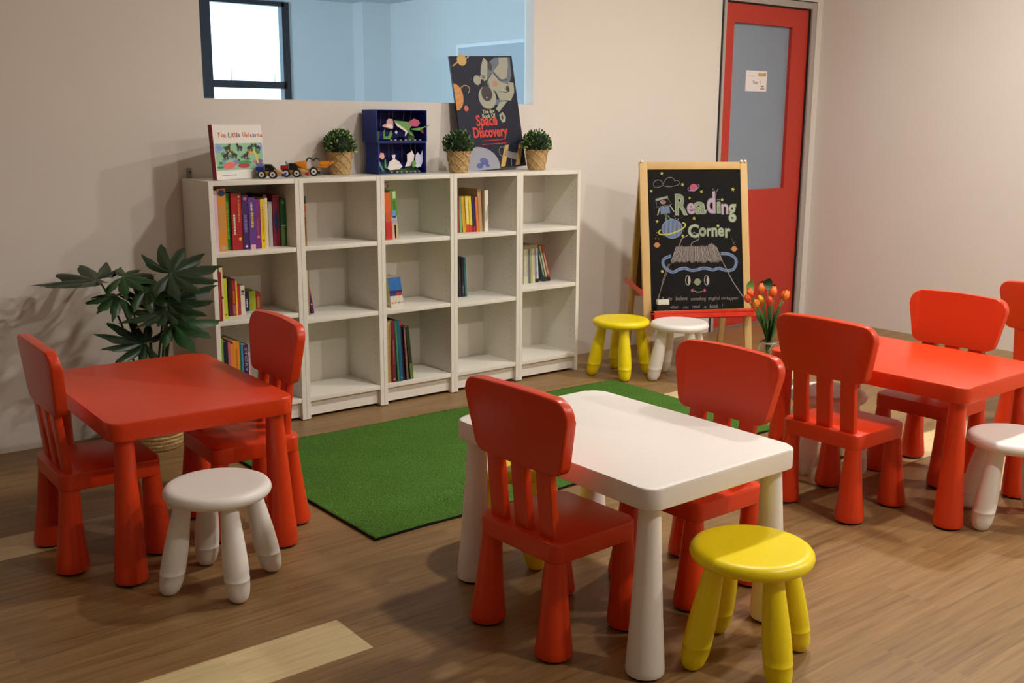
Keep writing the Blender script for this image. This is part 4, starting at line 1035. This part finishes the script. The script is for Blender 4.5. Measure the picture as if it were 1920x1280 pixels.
# ring around the volcano hat
ring = []
for k in range(0, 60):
    an = PI*1.62+(k/59)*PI*1.78  # from upper right, clockwise under, to upper left
    x = 588+268*math.cos(-an); y = 806+62*math.sin(-an)
    ring.append((x, y))
rp = [(735, 742), (790, 745), (835, 770), (848, 806), (830, 850), (795, 862), (760, 858), (720, 846), (680, 858), (640, 848), (600, 846), (560, 858), (520, 860), (480, 846), (440, 852), (400, 872), (370, 866), (335, 838), (322, 806), (335, 776), (380, 758)]
def smooth(L, n=4):
    out = []
    for i in range(len(L)-1):
        p0, p1, p2, p3 = [Vector(L[max(0, min(len(L)-1, i+d))]) for d in (-1, 0, 1, 2)]
        for k in range(n):
            s_ = k/n; out.append((.5*((2*p1)+(p2-p0)*s_+(2*p0-5*p1+4*p2-p3)*s_*s_+(3*p1-p0-3*p2+p3)*s_**3))[:])
    out.append(L[-1]); return out
rp = smooth(rp)
a.line(Q(rp), .017, cbl, 1)
for off in (-7, 0, 7): a.line(Q([(x, y+off) for x, y in rp]), .0022, clb if off else chalk('navy', (62, 80, 120)), 2)
# shaggy volcano hat
a.poly(Q([(378, 812), (400, 730), (425, 690), (450, 684), (480, 692), (520, 684), (560, 690), (600, 684), (640, 690), (672, 668), (700, 690), (720, 740), (752, 806), (720, 790), (690, 808), (650, 792), (610, 810), (570, 795), (530, 808), (500, 792), (470, 806), (430, 795), (400, 808)]), chalk('dim', (92, 86, 82)), 3)
for k in range(40):
    f = k/39; x0 = 418+f*282; x1 = 380+f*370; sh = [(x0+rng.uniform(-3, 3), 692-18*math.exp(-((f-.88)/.08)**2)+rng.uniform(-6, 4)), ((x0+x1)/2+rng.uniform(-4, 4), 745), (x1, 800+8*math.sin(k*1.3))]
    a.line(Q(sh), .0030, cgy if k % 3 else chalk('rosegrey', (164, 148, 144)), 4)
for L in ([(440, 684), (450, 650), (462, 632), (480, 622), (500, 612)], [(522, 684), (530, 665), (560, 650), (576, 640), (578, 622), (566, 604)], [(530, 600), (545, 592), (560, 602), (576, 600)]): a.line(Q(smooth(L)), .0036, chalk('rosegrey', (164, 148, 144)), 2)
# cone sides, eyes, planet nose, mouth
for L in ([(372, 815), (330, 930), (280, 1080)], [(362, 815), (322, 930), (292, 1066)], [(752, 808), (820, 940), (898, 1052)], [(757, 812), (826, 944), (898, 1046)]): a.line(Q(L), .0026, cgy, 5)
for x in (500, 634):
    u, v = q(x, 932); a.arc(u, v, .0135, .025, .003, cwh, 3); a.ell(u+.0055, v-.001, .0062, .021, cwh, 3)
u, v = q(568, 943); a.ell(u, v, .0185, .019, cgr, 3); a.line([(u-.024, v-.004), (u-.016, v-.002)], .004, crs, 2); a.line([(u+.016, v+.001), (u+.024, v+.001)], .004, crs, 2)
for x in (531, 619): a.ell(*q(x, 1003), .0075, .0085, crs, 3)
a.line(Q([(546, 1006), (560, 1014), (585, 1014), (606, 1010)]), .0032, cwh, 3)
a.build('chalk_volcano', cb); a = Art(O, Uax, Vax, nrm)
def hand(s, x0, yb, x1, hh):
    p = q(x0, yb); p1 = q(x1, yb); a.text(s, p[0], p[1], .03, cgy, 3, bold=.0, width=p1[0]-p[0], height=hh, italic=.15)
for wd, x0, x1, yb, hh in [('I', 314, 328, 1074, .018), ('do', 354, 388, 1074, .020), ('believe', 414, 496, 1074, .022), ('something', 522, 630, 1084, .026), ('magical', 646, 728, 1080, .026), ('can', 740, 774, 1068, .011), ('happen', 780, 860, 1078, .024),
                           ('when', 374, 430, 1134, .019), ('you', 466, 504, 1142, .019), ('read', 532, 586, 1130, .019), ('a', 614, 632, 1130, .011), ('book', 656, 718, 1130, .021), ('!', 744, 750, 1126, .021)]:
    hand(wd, x0, yb, x1, hh)
a.build('chalk_sentence', cb)
# board eraser on the tray
t2 = empty('board_eraser', front(-hw+.098, sT-.0005, .030), EA, 'black and white board eraser standing on the red tray of the easel', 'eraser')
t2.location = Matrix.Translation((EX, EY, 0)) @ Matrix.Rotation(EA, 4, 'Z') @ front(-hw+.094, sT-.001, .030)
obox('felt', -.031, .031, -.014, .014, 0, .046, mat('black_felt', (16, 16, 17), .9), t2, .003); obox('handle', -.032, .032, -.016, .016, .0462, .072, mat('eraser_white', (216, 214, 200), .4), t2, .004)

# ------------------------------------------------------------------ tulips in a glass jar
VX, VY = 2.639, -1.044
t = empty('glass_vase', (VX, VY, 0), 0, 'clear glass jar vase on the floor behind the chairs, holding tulips', 'vase')
gv = mat('clear_glass', (236, 244, 238), .03, trans=1.0)
prof = [(.0, .004), (.040, .004), (.048, .0), (.052, .008), (.053, .15), (.050, .175), (.040, .192), (.037, .205), (.040, .212), (.037, .212), (.034, .205), (.037, .190), (.046, .172), (.049, .15), (.048, .014), (.0, .012)]
finish('jar', lathe(nb(), prof, n=40), gv, t)
bm = nb(); 
for zz in (.196, .199, .202): tube(bm, [((.0405)*math.cos(k*PI/12), .0405*math.sin(k*PI/12), zz) for k in range(25)], .0014, 6)
tube(bm, bez((.0, -.041, .199), (-.045, -.07, .215), (-.05, -.045, .165), 8), .0014, 6); tube(bm, bez((.005, -.041, .199), (.05, -.07, .22), (.052, -.045, .17), 8), .0014, 6)
tube(bm, bez((.0, -.041, .199), (.03, -.075, .19), (.042, -.05, .15), 8), .0014, 6)
finish('twine', bm, mat('pale_twine', (186, 168, 150), .9), t)
def tulip(p, rgb_m, size, label, bud=False, tiltx=0):
    p = Vector(p); b = Vector((VX+.010*random.uniform(-1, 1), VY+.010*random.uniform(-1, 1), .03)); nk = Vector((VX+(p.x-VX)*.10, VY+(p.y-VY)*.1, .215))
    o = empty('tulip', b, 0, label, 'flower', 'tulips in the glass jar')
    d = (p-nk).normalized(); base = p-d*size*.45
    bm = nb(); pts = bez(b, (b+nk)/2, nk, 4)+bez(nk, nk+Vector(((base.x-nk.x)*.35, (base.y-nk.y)*.35, (base.z-nk.z)*.6)), base, 9)[1:]
    tube(bm, [x-b for x in pts], .0026, 7); finish('stem', bm, mat('tulip_stem', (84, 128, 58), .5), o)
    bm = nb(); n = 18; m = 9; rg = []
    ax = d; s1_ = ax.cross(Vector((0, 1, 0))).normalized(); s2_ = ax.cross(s1_)
    for j in range(m+1):
        f = j/m; r = size*.36*math.sin(PI*(.10+.80*f))**.75 if not bud else size*.24*math.sin(PI*(.08+.86*f))
        ring = []
        for k in range(n):
            an = 2*PI*k/n; rr = r*(1+.07*math.cos(3*an)); zz = f*size+(.10*size*math.cos(3*an) if f > .85 else 0)
            ring.append(bm.verts.new(base-b+ax*zz+(s1_*math.cos(an)+s2_*math.sin(an))*rr))
        rg.append(ring)
    for j in range(m):
        for k in range(n): bm.faces.new((rg[j][k], rg[j][(k+1) % n], rg[j+1][(k+1) % n], rg[j+1][k]))
    bm.faces.new(rg[0][::-1]); bm.faces.new(rg[-1])
    finish('blossom', bm, rgb_m, o, 60)
    return o
def petal_mat(name, c1, c2):
    m = mat(name, c1, .45); nt = m.node_tree; b = nt.nodes['Principled BSDF']
    n = nt.nodes.new('ShaderNodeTexNoise'); n.inputs['Scale'].default_value = 38; tc = nt.nodes.new('ShaderNodeTexCoord'); nt.links.new(tc.outputs['Object'], n.inputs[0])
    cr = nt.nodes.new('ShaderNodeValToRGB'); e = cr.color_ramp.elements; e[0].position = .42; e[0].color = srgb(*c1); e[1].position = .62; e[1].color = srgb(*c2)
    nt.links.new(n.outputs['Fac'], cr.inputs[0]); nt.links.new(cr.outputs[0], b.inputs['Base Color']); return m
po = petal_mat('petal_orange', (226, 70, 28), (236, 128, 40)); py_ = petal_mat('petal_yellow', (236, 130, 30), (240, 196, 50)); pr2 = petal_mat('petal_red', (214, 44, 28), (226, 90, 40)); pb = petal_mat('petal_bud', (176, 180, 60), (220, 196, 70))
F = [((2.423, -1.074, .449), pr2, .046, 'red tulip, leftmost of the bouquet'), ((2.526, -1.004, .458), po, .047, 'orange-red tulip, second from the left in the bouquet'), ((2.460, -1.100, .426), py_, .044, 'yellow-orange tulip low on the left of the bouquet'),
     ((2.526, -1.070, .434), py_, .042, 'yellow-orange tulip at the middle left of the bouquet'), ((2.618, -1.000, .472), po, .050, 'orange tulip, topmost of the bouquet'), ((2.651, -1.050, .458), po, .052, 'orange tulip in the top middle, just right of the topmost one'),
     ((2.555, -1.105, .428), pr2, .046, 'red tulip low in the middle of the bouquet'), ((2.750, -1.054, .431), po, .050, 'orange tulip, second from the right in the bouquet'), ((2.815, -.990, .418), pr2, .046, 'orange-red tulip, rightmost of the bouquet')]
for p, m, sz, lb in F: tulip(p, m, sz, lb)
tulip((2.640, -.990, .458), pb, .034, 'small yellow-green bud beside the topmost tulip', True); tulip((2.705, -1.020, .454), pb, .036, 'small yellow-green bud standing at the upper right of the bouquet', True)
def blade(name, p0, p1, p2, w, m, label, cat='leaf', fold=.25, shape=1.0):
    p0, p1, p2 = map(Vector, (p0, p1, p2)); o = empty(name, p0, 0, label, cat, 'leaves in the glass jar')
    pts = bez(p0, p1, p2, 12); bm = nb(); vs = []
    for i, p in enumerate(pts):
        f = i/12; d = (pts[min(i+1, 12)]-pts[max(i-1, 0)]).normalized(); s_ = d.cross(Vector((.4, -1, .2))).normalized(); nn = s_.cross(d)
        ww = w*max(.06, math.sin(PI*min(1, f*.94+.04))**shape)
        ww *= 1.7; vs.append([bm.verts.new(x-p0) for x in (p-s_*ww+nn*ww*fold, p, p+s_*ww+nn*ww*fold)])
    for x, y in zip(vs, vs[1:]):
        bm.faces.new((x[0], x[1], y[1], y[0])); bm.faces.new((x[1], x[2], y[2], y[1]))
    finish('blade', bm, m, o, 80)
TL_ = mat('tulip_leaf', (66, 112, 50), .45); TD = mat('tulip_leaf_dark', (36, 66, 34), .45); TLt = mat('rose_leaf', (120, 160, 84), .5)
nk = Vector((VX, VY, .20))
for k, (x, y, z_, w_, lb) in enumerate([(2.515, -1.07, .40, .011, 'narrow green blade leaf beside the low left tulips'), (2.545, -1.03, .345, .014, 'short broad dark blade leaf at the left of the jar mouth'), (2.625, -1.07, .35, .013, 'short broad green blade leaf above the jar mouth'),
      (2.672, -1.05, .37, .013, 'broad dark blade leaf right of the middle stems'), (2.715, -1.07, .365, .011, 'narrow green blade leaf leaning right under the orange tulips'), (2.700, -1.00, .43, .012, 'tall narrow dark blade leaf near the upper right bud')]):
    blade('flower_leaf', (VX+(k-3)*.007, VY-.012+.005*(k % 3), .16), (VX+(x-VX)*.2, VY+(y-VY)*.3, .28), (x, y, z_), w_, TL_ if k % 2 == 0 else TD, lb)
for k, (p, w, m, lb) in enumerate([((2.470, -1.08, .395), .009, TL_, 'long green blade leaf reaching furthest left from the jar'), ((2.560, -1.10, .36), .012, TD, 'dark green blade leaf low on the left over the jar'), ((2.600, -1.09, .39), .010, TL_, 'green blade leaf rising in the middle of the bouquet'),
      ((2.690, -1.08, .41), .012, TL_, 'green blade leaf rising under the upper right bud'), ((2.790, -1.06, .345), .010, TL_, 'long green blade leaf reaching furthest right from the jar'), ((2.735, -1.03, .38), .013, TD, 'dark green blade leaf under the rightmost tulips'), ((2.640, -1.02, .42), .014, TD, 'dark green blade leaf hidden behind the tulip heads')]):
    p = Vector(p); blade('flower_leaf', (VX+(k-3)*.006, VY-.01+.004*(k % 3), .17), (VX+(p.x-VX)*.25, VY+(p.y-VY)*.3, .31), p, w, m, lb)
def roundleaf(c, h, w, m, label, stem=True):
    c = Vector(c); b = Vector((VX, VY+.01, .2)); o = empty('flower_leaf', b, 0, label, 'leaf', 'leaves in the glass jar')
    bm = nb(); tube(bm, [x-b for x in bez(b, (b+c)/2+Vector((0, 0, .05)), c-Vector((0, 0, h/2)), 8)], .002, 6); finish('stem', bm, mat('tulip_stem', (84, 128, 58), .5), o)
    bm = nb(); vs = []
    U = Vector((.8, -.6, 0)); 
    for i in range(11):
        f = i/10; ww = w/2*math.sin(PI*(f*.93+.05))**.7; z_ = (f-.5)*h; z0 = c-b+Vector((0, .012*math.sin(f*PI), z_))
        vs.append([bm.verts.new(z0-U*ww+Vector((0, -.006, 0))), bm.verts.new(z0), bm.verts.new(z0+U*ww+Vector((0, -.006, 0)))])
    for x, y in zip(vs, vs[1:]): bm.faces.new((x[0], x[1], y[1], y[0])); bm.faces.new((x[1], x[2], y[2], y[1]))
    finish('blade', bm, m, o, 80)
roundleaf((2.530, -1.004, .492), .075, .042, TLt, 'light green oval leaf sticking up at the left of the bouquet')
roundleaf((2.690, -.985, .490), .060, .055, TD, 'dark green oval leaf, topmost at the right of the bouquet')
roundleaf((2.645, -.980, .485), .050, .035, TD, 'dark green oval leaf behind the middle of the bouquet')
roundleaf((2.735, -.985, .462), .045, .035, TD, 'dark green oval leaf above the rightmost tulips')

# ------------------------------------------------------------------ big plant in a basket
BX, BY2 = -.262, -.262
t = empty('potted_plant', (BX, BY2, 0), 0, 'large split-leaf green plant in a woven basket by the left wall', 'plant')
bm = nb(); n = 48
prof = [(.085, 0), (.10, .004), (.113, .03), (.120, .07), (.122, .11), (.118, .15), (.112, .19), (.114, .215), (.108, .216), (.104, .19)]
lathe(bm, prof, n=n); bk = finish('basket', bm, RAFF, t)
bm = nb()
for j in range(13):
    zz = .01+j*.0165; r = (.092, .104, .110, .1145, .118, .120, .1215, .122, .121, .1195, .117, .1145, .1135)[j]
    tube(bm, [((r+.001+.0015*math.sin(k*PI/3+j*PI))*math.cos(k*PI/24), (r+.001+.0015*math.sin(k*PI/3+j*PI))*math.sin(k*PI/24), zz) for k in range(49)], .0085, 6)
finish('weave', bm, RAFF, bk)
finish('soil', lathe(nb(), [(.106, .17), (.107, .18)], n=24), SOIL, t, 0)
def pleaf(J, T, side, nl, spread, env, m, droop=.12, valley=.5, seed=0, fold=.1):
    """lobed leaf: outline swept around the joint J, long tip towards T; side = rough leaf normal"""
    J = Vector(J)-Vector((BX, BY2, 0)); T = Vector(T)-Vector((BX, BY2, 0)); A = (T-J); L = A.length; A.normalize()
    N = Vector(side); N = (N-A*N.dot(A)).normalized(); S = N.cross(A); rng = random.Random(seed)
    per = 12; amp = [rng.uniform(.86, 1.08) for _ in range(nl)]; amp[nl//2] = 1.0
    dirs = []
    for k in range(nl):
        for i in range(per+(1 if k == nl-1 else 0)):
            ph = i/per*2-1; th = ((k+(ph+1)/2)/nl*2-1)*spread
            lobe = max(0, 1-abs(ph))**.85
            v = valley*(1.15-.3*abs(th)/spread)
            R_ = L*env(abs(th)/spread)*(v+(amp[k]-v)*lobe)*(1+.045*math.sin(ph*9+k*1.7))
            dirs.append((th, R_, ph))
    bm = nb(); c0_ = J+A*L*.05; hub = bm.verts.new(c0_); rings = []
    NS = 7
    for (th, R_, ph) in dirs:
        row = []
        for q_ in range(1, NS+1):
            f = q_/NS; r = R_*f; t_ = th*(1-.16*(r/L)**1.2)+ph*0
            d0 = A*math.cos(t_)+S*math.sin(t_)
            z_ = -droop*L*(r/L)**2*(.6+.6*abs(math.sin(th)))+fold*r*abs(math.sin(th))+.035*L*math.cos(ph*PI)*f+.01*L*math.sin(5*f+th*3)
            row.append(bm.verts.new(c0_+d0*r+N*z_))
        rings.append(row)
    for a_, b_ in zip(rings, rings[1:]):
        bm.faces.new((hub, a_[0], b_[0]))
        for q_ in range(NS-1): bm.faces.new((a_[q_], a_[q_+1], b_[q_+1], b_[q_]))
    o = finish('leaf', bm, m, t, 80); return o
def lens1(f): return 1.0-.42*f
def stem(J, x0, bend=(0, 0, 0)):
    J = Vector(J)-Vector((BX, BY2, 0)); b = Vector((x0, random.uniform(-.03, .03), .175)); mid = b*.45+J*.55+Vector((-(J.x-b.x)*.28, 0, .04))+Vector(bend)
    bm = nb(); tube(bm, bez(b, mid, J, 12), .0052, 7, taper=.0036); finish('stem', bm, STEM, t)
up_ = (-.1, -.25, 1)
SPEC = [
 ((-.445, -.270, .700), (-.645, -.135, .680), (.02, -.16, 1), 9, 2.6, lambda f: 1.0-.38*f, LEAFD, .05, .52, -.035, .12),
 ((-.375, -.330, .712), (-.270, -.400, .705), (0, -.45, 1), 7, 2.6, lambda f: 1-.15*f, LEAFM, .25, .5, -.02, .0),
 ((-.223, -.420, .722), (-.036, -.460, .738), (-.18, -.52, .85), 9, 2.8, lambda f: 1-.14*f, LEAFD, .05, .48, .02, .05),
 ((-.409, -.360, .645), (-.520, -.345, .648), (.1, -.40, 1), 7, 2.7, lambda f: 1-.05*f, LEAFM, .40, .5, -.03, -.1),
 ((-.315, -.400, .665), (-.215, -.430, .655), (-.18, -.6, .8), 7, 2.8, lambda f: 1.1-.1*f, LEAFM, .25, .52, -.01, .0),
 ((-.255, -.440, .612), (-.050, -.430, .660), (-.1, -.45, .8), 9, 2.7, lambda f: 1-.35*f, LEAFD, .06, .46, .01, .05),
 ((-.262, -.480, .590), (-.438, -.470, .562), (0, -.30, 1), 9, 2.6, lambda f: 1-.42*f, LEAFD, .05, .46, .03, .0),
 ((-.248, -.470, .535), (-.063, -.500, .550), (.05, -.40, 1), 7, 2.7, lambda f: 1-.25*f, LEAFM, .24, .48, .035, -.05),
 ((-.355, -.490, .475), (-.513, -.430, .522), (-.1, -.50, .9), 9, 2.7, lambda f: 1-.30*f, LEAFD, .08, .42, -.01, .0),
 ((-.300, -.360, .61), (-.215, -.30, .64), (0, -.6, .7), 9, 2.7, lambda f: 1.2-.2*f, LEAFD, .1, .5, .0, .0)]
for i, s_ in enumerate(SPEC):
    pleaf(s_[0], s_[1], s_[2], s_[3], s_[4], s_[5], s_[6], s_[7], s_[8], seed=i+1, fold=s_[10])
    stem(s_[0], s_[9])

# ------------------------------------------------------------------ light
w = bpy.data.worlds.new('daylight'); bpy.context.scene.world = w; w.use_nodes = True
bg = w.node_tree.nodes['Background']; bg.inputs[0].default_value = (.80, .91, 1, 1); bg.inputs[1].default_value = 5.0
def area(name, loc, size, power, col, rot=(0, 0, 0), shape='DISK', size_y=None, spread=None):
    l = bpy.data.lights.new(name, 'AREA'); l.shape = shape; l.size = size
    if size_y: l.size_y = size_y
    if spread: l.spread = spread
    l.energy = power; l.color = col; o = bpy.data.objects.new(name, l); C.objects.link(o); o.location = loc; o.rotation_euler = rot
    return o
warm = (1, .95, .885)
for i, (x, y, p) in enumerate([(-1.0, -2.0, 2), (1.3, -2.0, 31), (2.95, -2.0, 41), (-1.0, -4.6, 2), (1.1, -4.6, 38), (3.2, -4.6, 68)]):
    area('downlight', (x, y, H-.02), .16, p, warm)
po_ = area('window_portal', ((VX0+VX1)/2, AY+.10, (VZ0+VZ1)/2), VX1-VX0, 1, (1, 1, 1), (-PI/2, 0, 0), 'RECTANGLE', VZ1-VZ0)
po_.data.cycles.is_portal = True
# unseen fill light brightening the neighbour room, in front of its solid left wall
area('neighbour_room_fill', (-1.1, 3.0, 1.5), 2.4, 190, (.84, .93, 1), (0, -PI/2, 0), 'RECTANGLE', 1.4)

sc = bpy.context.scene
sc.view_settings.view_transform = 'Standard'; sc.view_settings.look = 'None'; sc.view_settings.gamma = 1; sc.view_settings.use_curve_mapping = False
sc.view_settings.exposure = 0.0
